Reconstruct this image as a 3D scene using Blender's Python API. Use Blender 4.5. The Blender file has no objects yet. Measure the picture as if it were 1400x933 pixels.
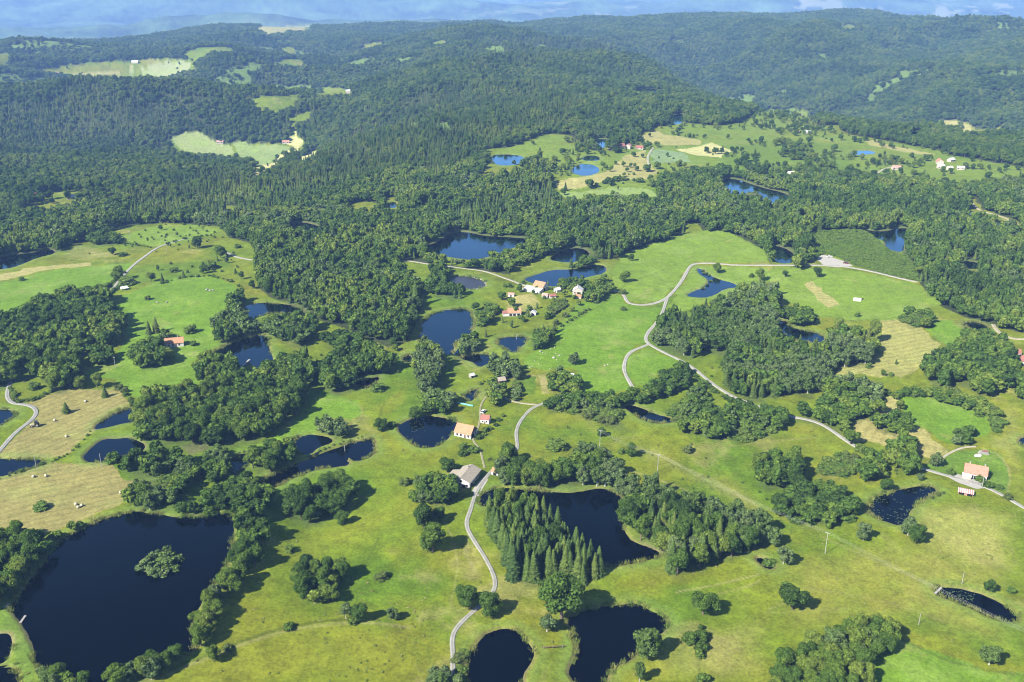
import bpy, bmesh, math, random
import numpy as np
from mathutils import Vector, Matrix
from mathutils.geometry import tessellate_polygon

random.seed(7)
RNG = np.random.default_rng(11)
S = bpy.context.scene
COL = S.collection
R = math.radians

# ------------------------------------------------------------------ camera model
FPX, CX, CY = 1345.0, 700.0, 466.5
PITCH, CAMZ = R(21.4), 260.0
cp, sp = math.cos(PITCH), math.sin(PITCH)

def rays(px, py):
    px = np.asarray(px, float); py = np.asarray(py, float)
    a = (px - CX) / FPX; b = (CY - py) / FPX
    return a, cp + b * sp, -sp + b * cp

def project(x, y, z):
    dz = z - CAMZ
    d = y * cp - dz * sp
    u = y * sp + dz * cp
    return CX + FPX * x / d, CY - FPX * u / d, d

def flat(px, py, z=0.0):
    a, b, c = rays(px, py)
    t = (z - CAMZ) / c
    return a * t, b * t

# ------------------------------------------------------------------ noise
def _hash(ix, iy, seed):
    h = (ix.astype(np.int64) * 374761393 + iy.astype(np.int64) * 668265263 + seed * 1442695041) & 0xFFFFFFFF
    h = ((h ^ (h >> 13)) * 1274126177) & 0xFFFFFFFF
    h = (h ^ (h >> 16)) & 0xFFFFFF
    return h / float(0xFFFFFF)

def vnoise(x, y, seed=0):
    ix = np.floor(x); iy = np.floor(y)
    fx = x - ix; fy = y - iy
    fx = fx * fx * fx * (fx * (fx * 6 - 15) + 10); fy = fy * fy * fy * (fy * (fy * 6 - 15) + 10)
    a = _hash(ix, iy, seed); b = _hash(ix + 1, iy, seed)
    c = _hash(ix, iy + 1, seed); d = _hash(ix + 1, iy + 1, seed)
    return ((a + (b - a) * fx) * (1 - fy) + (c + (d - c) * fx) * fy) * 2 - 1

def fbm(x, y, octv=4, seed=0, gain=0.5):
    s = 0; a = 1; n = 0
    for i in range(octv):
        c, d = math.cos(0.5 + i), math.sin(0.5 + i)
        s = s + a * vnoise((x * c - y * d) * 2 ** i + 17.3 * i, (x * d + y * c) * 2 ** i - 9.1 * i, seed + i)
        n += a; a *= gain
    return s / n

def sst(a, b, x):
    t = np.clip((x - a) / (b - a), 0, 1)
    return t * t * (3 - 2 * t)

def seg_dist(x, y, pts):
    d = np.full(np.shape(x), 1e9)
    for (x0, y0), (x1, y1) in zip(pts[:-1], pts[1:]):
        vx, vy = x1 - x0, y1 - y0
        t = np.clip(((x - x0) * vx + (y - y0) * vy) / (vx * vx + vy * vy + 1e-9), 0, 1)
        d = np.minimum(d, np.hypot(x - x0 - t * vx, y - y0 - t * vy))
    return d

# ------------------------------------------------------------------ relief of the country (metres)
VAL_L = [(-560, 1180), (-330, 1290), (-350, 1560), (-420, 1800), (-470, 2200), (-480, 2700), (-700, 3400)]
TRO_R = [(560, 3300), (640, 2600), (760, 2200), (950, 1950), (1300, 1650), (2200, 1500)]

SPURS = [([(900, 4300), (1000, 3300), (1150, 2550)], 42, 170), ([(1750, 4300), (1600, 3300), (1560, 2500)], 46, 170), ([(2500, 4000), (2200, 3000), (2050, 2300)], 40, 190),
         ([(-250, 4400), (-120, 3300), (-60, 2300)], 16, 190), ([(500, 4300), (380, 3300), (300, 2400)], 22, 150), ([(-1150, 4500), (-950, 3400), (-820, 2700)], 30, 170), ([(-1900, 4400), (-1600, 3400), (-1500, 2500)], 30, 190), ([(-1150, 2300), (-800, 2150), (-560, 2120)], 40, 130), ([(-1300, 1800), (-900, 1700), (-640, 1660)], 34, 120)]

def base(x, y):
    x = np.asarray(x, float); y = np.asarray(y, float)
    r = np.hypot(x, y)
    z = 3.0 * fbm(x / 170, y / 170, 3, 3) + 0.9 * fbm(x / 42, y / 42, 3, 5) + 5.0 * fbm(x / 480, y / 480, 2, 9)
    A = sst(1150 + 750 * sst(-150, 350, x), 2300 + 300 * sst(-150, 350, x), r)
    rid = 1 - np.abs(fbm(x / 900 + 3.1, y / 750, 4, 21)) * 2
    z = z + A * (62 * rid - 34)
    z = z + A * 17 * fbm(x / 290, y / 290, 3, 33)
    L = sst(50, -700, x)
    z = z - 52 * L * sst(1150, 1800, y)
    z = z - 22 * np.exp(-(seg_dist(x, y, VAL_L) / 230) ** 2)
    z = z + 30 * np.exp(-(((x + 60) / 330) ** 2 + ((y - 1750) / 520) ** 2))
    z = z - 115 * np.exp(-(seg_dist(x, y, TRO_R) / 300) ** 2) * sst(1500, 1800, y + 0.1 * x)
    cr = np.interp(x, [-3500, -2300, -1800, -1300, 0, 800, 1600, 1970, 2300, 3500], [-140, -115, -92, -54, -24, 6, 8, -30, -80, -120])
    for spur, hgt, wid in SPURS:
        z = z + hgt * np.exp(-(seg_dist(x, y, spur) / wid) ** 2)
    far = sst(3300, 4600, y)
    z = z * (1 - far) + far * (cr + 40 * fbm(x / 650, y / 520, 4, 41))
    drop = sst(4600, 6600, y - 0.05 * x)
    z = z - drop * (390 + z)
    y1 = 8100 + 700 * fbm(x / 2600, x * 0 + 3.3, 3, 51)
    r1 = np.exp(-((y - y1) / 680) ** 2) * (215 + 190 * fbm(x / 1500 + 7, y / 5000, 4, 53)) * (0.25 + 0.75 * sst(700, -900, x) + 0.7 * sst(1900, 3300, x))
    y2 = 11800 + 900 * fbm(x / 3200, x * 0 + 8.1, 3, 57)
    r2 = np.exp(-((y - y2) / 1000) ** 2) * (230 + 260 * fbm(x / 2100 + 3, y / 7000, 4, 59))
    z = z + drop * (r1 + r2 + 62 * fbm(x / 620, y / 620, 4, 61) + 50 * fbm(x / 1300, y / 1300, 3, 63))
    z = z + sst(13500, 18500, np.hypot(x, y)) * (460 + 520 * fbm(x / 3600, y / 3000, 5, 67))
    return z

def march(px, py, hfun, zoff=0.0, tmax=26000):
    """first hit of the sight lines with the land raised by zoff"""
    a, b, c = rays(np.atleast_1d(px), np.atleast_1d(py))
    n = len(a)
    ts = np.geomspace(230, tmax, 520)
    X = a[:, None] * ts; Y = b[:, None] * ts; Z = CAMZ + c[:, None] * ts
    g = Z - (hfun(X.ravel(), Y.ravel()).reshape(n, -1) + zoff)
    hit = g < 0
    k = np.where(hit.any(1), hit.argmax(1), len(ts) - 1)
    k = np.maximum(k, 1)
    i = np.arange(n)
    t0, t1 = ts[k - 1], ts[k]
    for _ in range(12):
        tm = (t0 + t1) / 2
        gm = CAMZ + c * tm - (hfun(a * tm, b * tm) + zoff)
        t1 = np.where(gm < 0, tm, t1); t0 = np.where(gm < 0, t0, tm)
    t = (t0 + t1) / 2
    return a * t, b * t

def chaikin(p, n=1, closed=True):
    p = np.asarray(p, float)
    for _ in range(n):
        if closed:
            q = np.roll(p, -1, 0)
            p = np.stack([0.75 * p + 0.25 * q, 0.25 * p + 0.75 * q], 1).reshape(-1, 2)
        else:
            a, b = p[:-1], p[1:]
            m = np.stack([0.75 * a + 0.25 * b, 0.25 * a + 0.75 * b], 1).reshape(-1, 2)
            p = np.vstack([p[:1], m, p[-1:]])
    return p

def densify(p, step, closed=True):
    p = np.asarray(p, float); out = []
    n = len(p)
    for i in range(n if closed else n - 1):
        a, b = p[i], p[(i + 1) % n]
        k = max(1, int(np.hypot(*(b - a)) / step))
        for j in range(k):
            out.append(a + (b - a) * j / k)
    if not closed: out.append(p[-1])
    return np.array(out)

def inside(x, y, poly):
    poly = np.asarray(poly)
    res = np.zeros(np.shape(x), bool)
    bx0, by0 = poly.min(0); bx1, by1 = poly.max(0)
    m = (x >= bx0) & (x <= bx1) & (y >= by0) & (y <= by1)
    if not m.any(): return res
    xs, ys = x[m], y[m]; r = np.zeros(xs.shape, bool)
    n = len(poly)
    for i in range(n):
        x0, y0 = poly[i]; x1, y1 = poly[(i + 1) % n]
        if y0 == y1: continue
        c = (y0 > ys) != (y1 > ys)
        r ^= c & (xs < (x1 - x0) * (ys - y0) / (y1 - y0) + x0)
    res[m] = r
    return res

def edge_dist(x, y, poly):
    return seg_dist(x, y, list(map(tuple, poly)) + [tuple(poly[0])])

# ------------------------------------------------------------------ survey of the place: outlines as sighted on the photograph, turned into metres below
PONDS = [
 ('lake', 'largest dark lake with a tree-covered islet and wooded banks', [(14,832),(30,805),(60,770),(78,742),(110,724),(150,708),(190,699),(240,708),(290,705),(320,700),(320,745),(309,778),(287,806),(267,840),(263,860),(272,886),(250,896),(225,906),(190,916),(165,926),(150,937),(140,955),(118,940),(95,926),(52,915),(44,880),(34,858)]),
 ('pond', 'small dark pond behind the grass dam, cut by the photo corner', [(-30,864),(0,866),(14,867),(17,882),(13,899),(0,909),(-30,912)]),
 ('pond', 'tiny dark pond in the corner below the narrow tan bank', [(-20,917),(0,915),(22,911),(27,933),(20,950),(-20,950)]),
 ('pond', 'dark pond beside the drive with a pale willow on its bank', [(637,945),(638,915),(642,898),(652,880),(668,865),(690,860),(707,862),(720,875),(727,885),(733,895),(728,905),(717,915),(714,945)]),
 ('pond', 'dark irregular pond with a bushy tree on its right bank', [(774,847),(800,834),(868,825),(882,830),(905,843),(914,855),(905,866),(890,878),(870,893),(855,905),(838,912),(830,930),(825,950),(790,950),(781,925),(778,915),(785,900),(789,885),(783,865)]),
 ('pond', 'dark lake winding round the spruce plantation', [(653,688),(660,676),(680,668),(700,668),(750,673),(785,675),(817,667),(838,672),(855,684),(852,712),(857,735),(875,746),(899,754),(905,761),(870,769),(832,777),(822,768),(790,745),(760,718),(730,700),(700,690),(680,687),(668,692),(657,692)]),
 ('pond', 'squared pond with straight dam walls and floating weed below the orange roofed barn', [(540,585),(561,573),(583,568),(603,571),(626,575),(620,590),(611,602),(598,611),(573,613),(560,603)]),
 ('pond', 'long narrow pond with a small spit at its right end', [(512,600),(514,616),(503,627),(487,632),(474,624),(478,637),(440,640),(410,650),(385,662),(355,674),(350,661),(400,637),(425,627),(450,616),(475,608),(500,601)]),
 ('pond', 'shaded pond above the long narrow pond', [(398,602),(412,597),(430,594),(455,600),(453,606),(435,611),(425,622),(405,620)]),
 ('pond', 'small dark pool hidden among trees left of the shaded pond', [(312,630),(335,618),(346,624),(336,640),(316,652)]),
 ('pond', 'blue wedge pond at the right tip of the mown hay field', [(129,588),(135,578),(155,566),(175,558),(189,560),(186,576),(160,581)]),
 ('pond', 'blue fan shaped pond between the two hay fields', [(114,631),(117,620),(130,608),(145,600),(160,601),(175,599),(188,602),(199,608),(196,617),(172,625),(150,627),(140,633)]),
 ('pond', 'blue pond with straight upper bank at the foot of the hay field', [(-40,628),(0,628),(62,629),(55,638),(25,646),(0,652),(-40,660)]),
 ('pond', 'blue pond inside the bend of the left lane', [(-30,560),(0,560),(15,561),(24,567),(12,576),(0,583),(-30,590)]),
 ('pond', 'blue squarish pond below the farm in the middle of the valley', [(583,433),(600,426),(620,423),(641,422),(649,440),(646,453),(632,463),(622,470),(617,487),(598,480),(575,470),(572,455)]),
 ('pond', 'blue pointed pond on the slope below the long orange roofed barn', [(676,467),(690,461),(715,460),(722,463),(712,475),(705,484),(690,478)]),
 ('pond', 'thin blue pool beside pale willows', [(630,488),(650,484),(672,485),(668,497),(655,503),(648,495),(634,493)]),
 ('pond', 'small blue pool behind the red roofed cottage', [(629,543),(645,535),(655,532),(652,542),(642,550)]),
 ('pond', 'dark strip of water under the wood edge', [(480,526),(500,520),(522,514),(507,531),(490,531)]),
 ('pond', 'tiny dark pool at the foot of the pale poplars', [(548,489),(562,485),(565,494),(554,496)]),
 ('pond', 'blue pond with a pale footbridge among trees', [(285,487),(300,477),(325,465),(355,458),(369,461),(366,470),(372,490),(378,497),(355,506),(345,498),(330,502),(318,497),(300,493)]),
 ('pond', 'half shaded blue pond at the left end of the central wood', [(322,431),(337,417),(360,414),(390,416),(414,422),(416,431),(395,430),(370,428),(355,434),(340,437)]),
 ('mud', 'drained round pond bed of dark mud rimmed with stones', [(612,381),(632,377),(655,381),(666,389),(657,395),(637,397),(622,394)]),
 ('pond', 'wide blue pond enclosed by forest', [(577,338),(600,331),(615,319),(637,317),(662,323),(700,325),(725,327),(715,334),(697,341),(670,351),(647,356),(620,353),(585,346)]),
 ('pond', 'teardrop pond above the farm pond', [(749,355),(765,344),(785,339),(800,341),(807,348),(800,352),(787,359),(770,359)]),
 ('pond', 'blue farm pond behind the orange roofed barn', [(715,382),(730,377),(755,369),(782,369),(812,362),(829,364),(827,374),(807,378),(785,384),(757,393),(745,389),(727,387)]),
 ('pond', 'forked pond inside the bend of the pale lane', [(952,367),(962,369),(970,377),(985,383),(1002,387),(1011,393),(990,395),(977,404),(960,408),(936,405),(950,398),(962,394),(971,383),(957,376)]),
 ('pond', 'small pond in the trees left of the gravel car park', [(1053,336),(1070,338),(1087,348),(1086,359),(1067,361),(1056,353)]),
 ('pond', 'bright blue pond beyond the scrub', [(1176,312),(1190,316),(1210,317),(1230,312),(1245,313),(1243,323),(1236,333),(1235,346),(1212,341),(1210,329),(1197,326),(1186,320)]),
 ('pond', 'bright blue lake with a bushy islet in the upper right woods', [(985,255),(992,244),(1010,246),(1030,253),(1050,259),(1069,263),(1082,270),(1076,280),(1050,277),(1020,271),(997,266)]),
 ('pond', 'tiny blue pool beside the sandy track', [(1318,293),(1330,290),(1343,294),(1332,299)]),
 ('pond', 'dark pool right of the sandy track', [(1356,305),(1367,301),(1380,304),(1382,311),(1371,313)]),
 ('pond', 'dark pool in the pine wood', [(1315,362),(1327,357),(1343,362),(1337,368),(1322,368)]),
 ('pond', 'dark pond in the grass beside the curved sandy track', [(1314,444),(1325,440),(1340,442),(1355,448),(1350,454),(1332,454)]),
 ('pond', 'blue pond at the upper edge of the birch wood', [(1058,438),(1069,438),(1080,447),(1100,453),(1125,457),(1128,467),(1105,469),(1080,464),(1065,454)]),
 ('pond', 'narrow pond in the bushy band below the lane fork', [(853,556),(863,554),(880,560),(900,568),(910,570),(927,576),(899,580),(880,575),(865,566)]),
 ('pond', 'dark blue pond with weed near the red roofed farm', [(1183,700),(1192,682),(1205,678),(1225,671),(1250,666),(1270,664),(1281,670),(1273,679),(1255,687),(1243,699),(1240,712),(1229,719),(1200,709)]),
 ('pond', 'narrow dark pond with lily pads below the wires', [(1277,805),(1285,803),(1315,806),(1345,814),(1370,825),(1390,840),(1391,849),(1375,851),(1350,843),(1320,828),(1282,814)]),
 ('pond', 'small dark pond at the right edge of the pale pasture', [(1391,606),(1396,599),(1420,597),(1420,614),(1400,612)]),
 ('pond', 'blue pond under the left forest edge', [(-30,358),(0,353),(15,349),(37,347),(72,341),(76,347),(50,353),(32,361),(15,367),(-30,372)]),
 ('pond', 'dark pool hidden inside the central forest', [(387,313),(400,305),(415,304),(435,309),(455,319),(440,321),(415,318)]),
 ('pond', 'tiny blue pool in a forest glade', [(533,277),(542,276),(542,284),(534,285)]),
 ('pond', 'blue pond left of the upper meadows', [(670,213),(690,211),(712,213),(719,218),(708,225),(690,227),(677,225)]),
 ('pond', 'round blue pond beside the pale field', [(780,236),(785,228),(800,223),(818,228),(820,236),(800,242)]),
 ('pond', 'small blue pond above the round one', [(795,220),(800,213),(818,213),(821,220)]),
 ('pond', 'blue pond under the trees left of the far red roofs', [(809,197),(812,190),(833,191),(834,200),(820,203)]),
 ('pond', 'far blue lake in the forest', [(864,127),(875,121),(900,122),(912,128),(890,132)]),
 ('pond', 'small far blue pond below the forest lake', [(915,164),(925,156),(935,156),(936,168),(922,171)]),
 ('pond', 'pale grey pool in the upper right meadow', [(1162,211),(1166,207),(1190,206),(1199,210),(1180,212)]),
 ('pond', 'dark pool against the far wood', [(1244,187),(1246,180),(1258,180),(1257,188)]),
 ('pond', 'tiny dark pool under the pale bush', [(1033,764),(1045,764),(1061,773),(1057,779),(1045,776)]),
]
FOREST_EDGE = [(-120,352),(0,348),(72,340),(105,326),(160,307),(165,303),(225,299),(300,303),(312,318),(340,325),(352,342),(350,362),(352,385),(367,398),(400,413),(432,428),(470,440),(497,452),(530,466),(556,458),(570,432),(575,410),(570,386),(552,366),(535,352),(560,351),(640,361),(697,368),(703,353),(750,342),(775,333),(818,348),(845,347),(875,333),(912,323),(980,313),(1032,330),(1048,343),(1060,362),(1092,364),(1112,350),(1105,325),(1108,312),(1150,313),(1180,312),(1238,347),(1250,362),(1258,378),(1275,400),(1290,412),(1320,425),(1345,437),(1400,447),(1520,455)]
OPEN_UP = [(655,240),(672,222),(668,205),(700,198),(720,190),(750,183),(775,183),(790,196),(806,203),(840,206),(866,194),(880,182),(897,174),(925,170),(950,168),(985,172),(1010,168),(1030,155),(1048,148),(1085,147),(1110,158),(1120,172),(1148,170),(1150,180),(1200,190),(1240,196),(1290,207),(1320,215),(1400,228),(1420,240),(1400,247),(1330,250),(1280,250),(1230,243),(1195,240),(1160,232),(1110,236),(1060,243),(1010,236),(985,228),(950,230),(900,242),(897,264),(860,258),(805,262),(785,273),(765,268),(755,252),(768,243),(745,235),(720,228),(690,233)]
VALLEY_FIELD_A = [(314,192),(350,195),(380,198),(398,203),(375,215),(352,227),(338,222),(325,210)]
VALLEY_FIELD_B = [(235,192),(250,182),(270,180),(292,192),(315,200),(320,212),(300,217),(262,212)]
VALLEY_TAN = [(395,158),(402,175),(408,188),(418,192),(408,206),(380,226),(357,238),(345,240),(352,228),(378,214),(400,202),(390,196),(396,188),(402,184)]
VALLEY_TAN2 = [(405,217),(418,210),(432,204),(442,207),(430,213),(412,220)]
FARF = [[(345,135),(380,131),(412,128),(408,136),(382,142),(350,141)], [(428,132),(440,118),(472,121),(479,128),(458,131)], [(394,158),(420,148),(428,151),(400,162)],
 [(-20,74),(0,74),(27,77),(8,90),(-20,92)], [(47,95),(87,88),(125,86),(175,82),(207,80),(250,79),(272,82),(262,92),(272,99),(235,108),(200,104),(170,100),(145,106),(97,103),(60,100)],
 [(250,72),(277,65),(305,63),(327,68),(300,75),(270,81)], [(352,40),(390,34),(438,33),(425,41),(400,46),(365,50)], [(382,66),(397,62),(402,70),(390,74)], [(380,86),(405,80),(416,86),(390,90)],
 [(494,64),(512,57),(525,60),(508,67)], [(582,57),(605,54),(611,60),(590,63)], [(1144,39),(1157,33),(1173,36),(1166,42)], [(600,27),(617,23),(622,26)],
 [(1284,166),(1312,166),(1332,174),(1352,176),(1376,174),(1373,182),(1340,186),(1316,186)], [(25,285),(60,262),(90,258),(135,256),(150,248),(163,252),(155,272),(125,278),(90,285),(60,290)],
 [(480,290),(490,276),(515,274),(512,290)], [(524,288),(527,270),(542,266),(548,288)], [(572,278),(585,272),(597,275),(580,282)], [(305,284),(315,278),(328,282),(315,288)], [(935,320),(938,302),(950,302),(962,312)], [(1090,300),(1095,292),(1100,305)],
 [(1325,262),(1330,265),(1340,285),(1385,298),(1400,305),(1395,315),(1350,298),(1325,283)]]
CLEARINGS = [OPEN_UP, VALLEY_FIELD_A, VALLEY_FIELD_B, VALLEY_TAN, VALLEY_TAN2] + FARF
BRI = (0.080, 0.142, 0.010); BRI2 = (0.098, 0.150, 0.014); HAY = (0.158, 0.142, 0.046); PAL = (0.21, 0.195, 0.066); YEL = (0.20, 0.205, 0.058)
FIELDS = [
 ('hay', 'mown yellow hay field with swathe lines and a lone dark pine', HAY, 35, [(0,622),(12,605),(40,580),(51,566),(37,553),(65,541),(100,533),(137,532),(170,536),(176,546),(172,556),(155,563),(134,575),(126,590),(100,614),(68,628),(0,626)]),
 ('hay', 'mown yellow hay field on the knoll above the dark lake', HAY, 60, [(-30,665),(0,655),(50,640),(80,632),(112,634),(150,636),(160,646),(180,663),(184,673),(160,693),(130,705),(100,715),(75,728),(40,730),(15,722),(-30,720)]),
 ('hay', 'pale cut strip along the left meadow', PAL, 80, [(-30,380),(0,375),(50,365),(122,360),(126,363),(65,369),(0,385),(-30,392)]),
 ('hay', 'short pale cut strip in the left meadow', PAL, 80, [(-30,410),(0,405),(37,395),(40,400),(0,409),(-30,416)]),
 ('hay', 'tan ploughed patch behind the pair of dark spruces', (0.215,0.185,0.085), 20, [(187,433),(230,428),(267,442),(257,450),(238,458),(220,455),(200,440)]),
 ('meadow', 'bright green meadow on the rise at upper left', BRI2, 0, [(162,325),(200,312),(225,307),(275,308),(302,315),(275,325),(237,334),(207,338)]),
 ('meadow', 'bright green meadow below the pale cut strip', BRI, 0, [(-30,395),(0,388),(65,371),(125,364),(182,360),(168,374),(140,393),(120,393),(75,400),(50,410),(30,422),(0,428),(-30,430)]),
 ('meadow', 'bright green slope around the tan ploughed patch', BRI, 0, [(205,388),(255,378),(285,378),(320,390),(330,400),(315,404),(308,425),(290,440),(288,452),(300,470),(272,488),(262,505),(285,520),(250,532),(215,530),(195,545),(172,535),(150,520),(128,518),(118,510),(122,498),(155,493),(172,470),(176,436),(152,420),(170,405),(185,398)]),
 ('meadow', 'bright green hilltop meadow above the lane bend', BRI2, 0, [(848,396),(838,388),(836,372),(850,350),(870,340),(930,322),(980,314),(1015,325),(1043,342),(1050,359),(1000,359),(950,357),(938,367),(928,387),(905,409),(870,415),(858,408)]),
 ('meadow', 'bright green pasture below the farm with scattered boulders', BRI, 0, [(832,402),(848,402),(856,416),(880,420),(905,420),(903,430),(893,446),(880,468),(860,478),(850,493),(849,510),(860,533),(835,538),(800,538),(788,520),(790,508),(778,503),(750,508),(722,502),(716,490),(735,478),(752,455),(790,415)]),
 ('meadow', 'small bright green meadow inside the lane fork', BRI, 0, [(857,495),(864,484),(885,478),(912,488),(932,497),(905,510),(890,525),(869,530),(857,510)]),
 ('meadow', 'bright green meadow right of the lane bend', BRI2, 0, [(911,418),(925,402),(938,378),(950,364),(1000,365),(1045,366),(1060,380),(1040,388),(1010,400),(985,408),(950,422),(922,428),(905,445)]),
 ('meadow', 'wide bright green field below the gravel car park', BRI2, 0, [(1052,367),(1090,366),(1160,369),(1198,376),(1245,386),(1268,398),(1285,414),(1250,430),(1228,437),(1190,438),(1150,440),(1110,430),(1078,412),(1055,400)]),
 ('hay', 'pale cut strip in the bright field below the car park', PAL, 110, [(1099,385),(1110,384),(1146,418),(1131,421)]),
 ('hay', 'pale yellow mown field right of the birch wood', (0.185,0.18,0.052), 75, [(1200,438),(1240,437),(1258,442),(1275,466),(1287,472),(1285,488),(1262,503),(1235,517),(1200,516),(1170,512),(1138,511),(1150,500),(1185,497),(1207,482),(1208,460)]),
 ('meadow', 'small bright green meadow left of the round dark pond', BRI, 0, [(1260,441),(1300,436),(1312,446),(1328,456),(1310,466),(1290,472),(1278,462)]),
 ('meadow', 'oval bright green meadow inside the curved hedge', BRI, 0, [(1227,543),(1250,540),(1275,543),(1300,552),(1330,560),(1350,574),(1354,583),(1345,596),(1335,601),(1295,606),(1280,598),(1255,583),(1235,566)]),
 ('hay', 'tan mown field in front of the oval green meadow', (0.20,0.18,0.06), 30, [(1163,574),(1190,572),(1213,590),(1245,592),(1252,582),(1272,598),(1298,616),(1285,628),(1250,621),(1225,612),(1200,606),(1170,603)]),
 ('hay', 'narrow tan field left of the oval green meadow', PAL, 80, [(1203,549),(1224,540),(1228,552),(1232,566),(1210,568),(1198,566)]),
 ('meadow', 'garden lawn round the red roofed farmhouse', (0.070,0.122,0.012), 0, [(1262,640),(1290,624),(1318,614),(1345,612),(1366,622),(1380,642),(1382,668),(1372,674),(1340,662),(1300,650),(1280,646)]),
 ('meadow', 'smooth bright green field corner beside the wood', BRI, 0, [(1225,869),(1240,875),(1275,892),(1312,907),(1350,915),(1400,922),(1440,926),(1440,960),(1190,960),(1197,905),(1208,885)]),
 ('meadow', 'bright green field between the wood and the long pond', BRI, 0, [(330,612),(368,602),(400,580),(430,550),(440,533),(470,545),(490,548),(497,562),(480,575),(455,570),(432,574),(430,592),(398,600),(345,612)]),
 ('meadow', 'green field over the upper valley farm', (0.125,0.165,0.05), 0, VALLEY_FIELD_A),
 ('meadow', 'pale green field with a curved edge in the upper left valley', (0.15,0.18,0.06), 0, VALLEY_FIELD_B),
 ('hay', 'pale strip of mown valley floor', (0.32,0.30,0.12), 0, VALLEY_TAN),
 ('hay', 'small pale wedge of mown field beside the valley', (0.32,0.30,0.12), 0, VALLEY_TAN2),
 ('hay', 'large pale yellow field between the round pond and the dark trees', PAL, 0, [(757,249),(790,243),(825,236),(842,225),(855,213),(882,205),(886,222),(899,233),(890,246),(860,245),(842,246),(807,255),(775,260),(762,259)]),
 ('meadow', 'green field below the large pale yellow field', (0.135,0.185,0.045), 0, [(762,264),(800,262),(832,257),(860,256),(893,260),(902,270),(870,268),(840,266),(807,267),(785,274)]),
 ('hay', 'pale tan field at the upper edge of the far meadows', PAL, 0, [(872,191),(897,177),(912,184),(957,192),(955,198),(920,200),(900,198)]),
 ('meadow', 'grey green crop field beside the curved track', (0.12,0.17,0.07), 0, [(889,207),(900,204),(935,209),(942,221),(920,221),(888,221)]),
 ('hay', 'pale yellow field right of the grey green crop', (0.29,0.28,0.11), 0, [(925,205),(955,200),(970,194),(985,200),(1002,207),(987,216),(950,212),(935,208)]),
 ('hay', 'long pale strip along the far wood on the right', PAL, 0, [(1180,192),(1195,190),(1222,199),(1245,203),(1280,212),(1270,214),(1222,206),(1200,200)]),
 ('hay', 'pale field in the far woods at right', PAL, 0, [(1286,172),(1291,166),(1312,167),(1332,175),(1328,182),(1315,185),(1300,180)]),
 ('hay', 'tan field in the far left clearing', PAL, 0, [(97,102),(140,97),(175,92),(205,91),(170,99),(145,105)]),
 ('meadow', 'pale green field in the far left clearing', (0.17,0.19,0.08), 0, [(175,100),(205,92),(230,84),(252,82),(262,90),(255,98),(232,105),(205,103)]),
 ('hay', 'pale field on the far left skyline', PAL, 0, [(355,40),(390,35),(432,34),(415,42),(395,46),(365,48)]),
]
SPRUCE_AREAS = [
 [(350,255),(420,215),(500,170),(560,130),(640,110),(760,110),(800,140),(770,175),(700,180),(640,215),(600,240),(560,225),(480,250),(400,275),(330,300),(280,300)],
 [(0,215),(0,140),(120,130),(230,140),(230,165),(140,190)], [(180,262),(300,225),(350,250),(330,300),(240,295),(170,300)],
 [(600,285),(690,265),(700,300),(640,310)], [(760,250),(700,262),(740,290),(800,280)],
 [(1245,345),(1290,330),(1400,320),(1400,400),(1300,410),(1265,390)], [(1180,300),(1280,270),(1330,300),(1250,312)], [(1030,140),(1120,110),(1180,140),(1130,165),(1060,145)],
 [(660,60),(800,40),(860,60),(700,95)]]
SCRUB = [(1108,318),(1150,314),(1185,318),(1200,330),(1215,343),(1240,350),(1252,365),(1256,383),(1225,378),(1200,371),(1170,362),(1145,350),(1128,346),(1112,352)]
T_TAN = (0.205, 0.18, 0.075); T_LUSH = (0.050, 0.098, 0.008); T_YEL = (0.128, 0.138, 0.012); T_OLV = (0.088, 0.084, 0.007); T_EARTH = (0.11, 0.085, 0.06)
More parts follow.
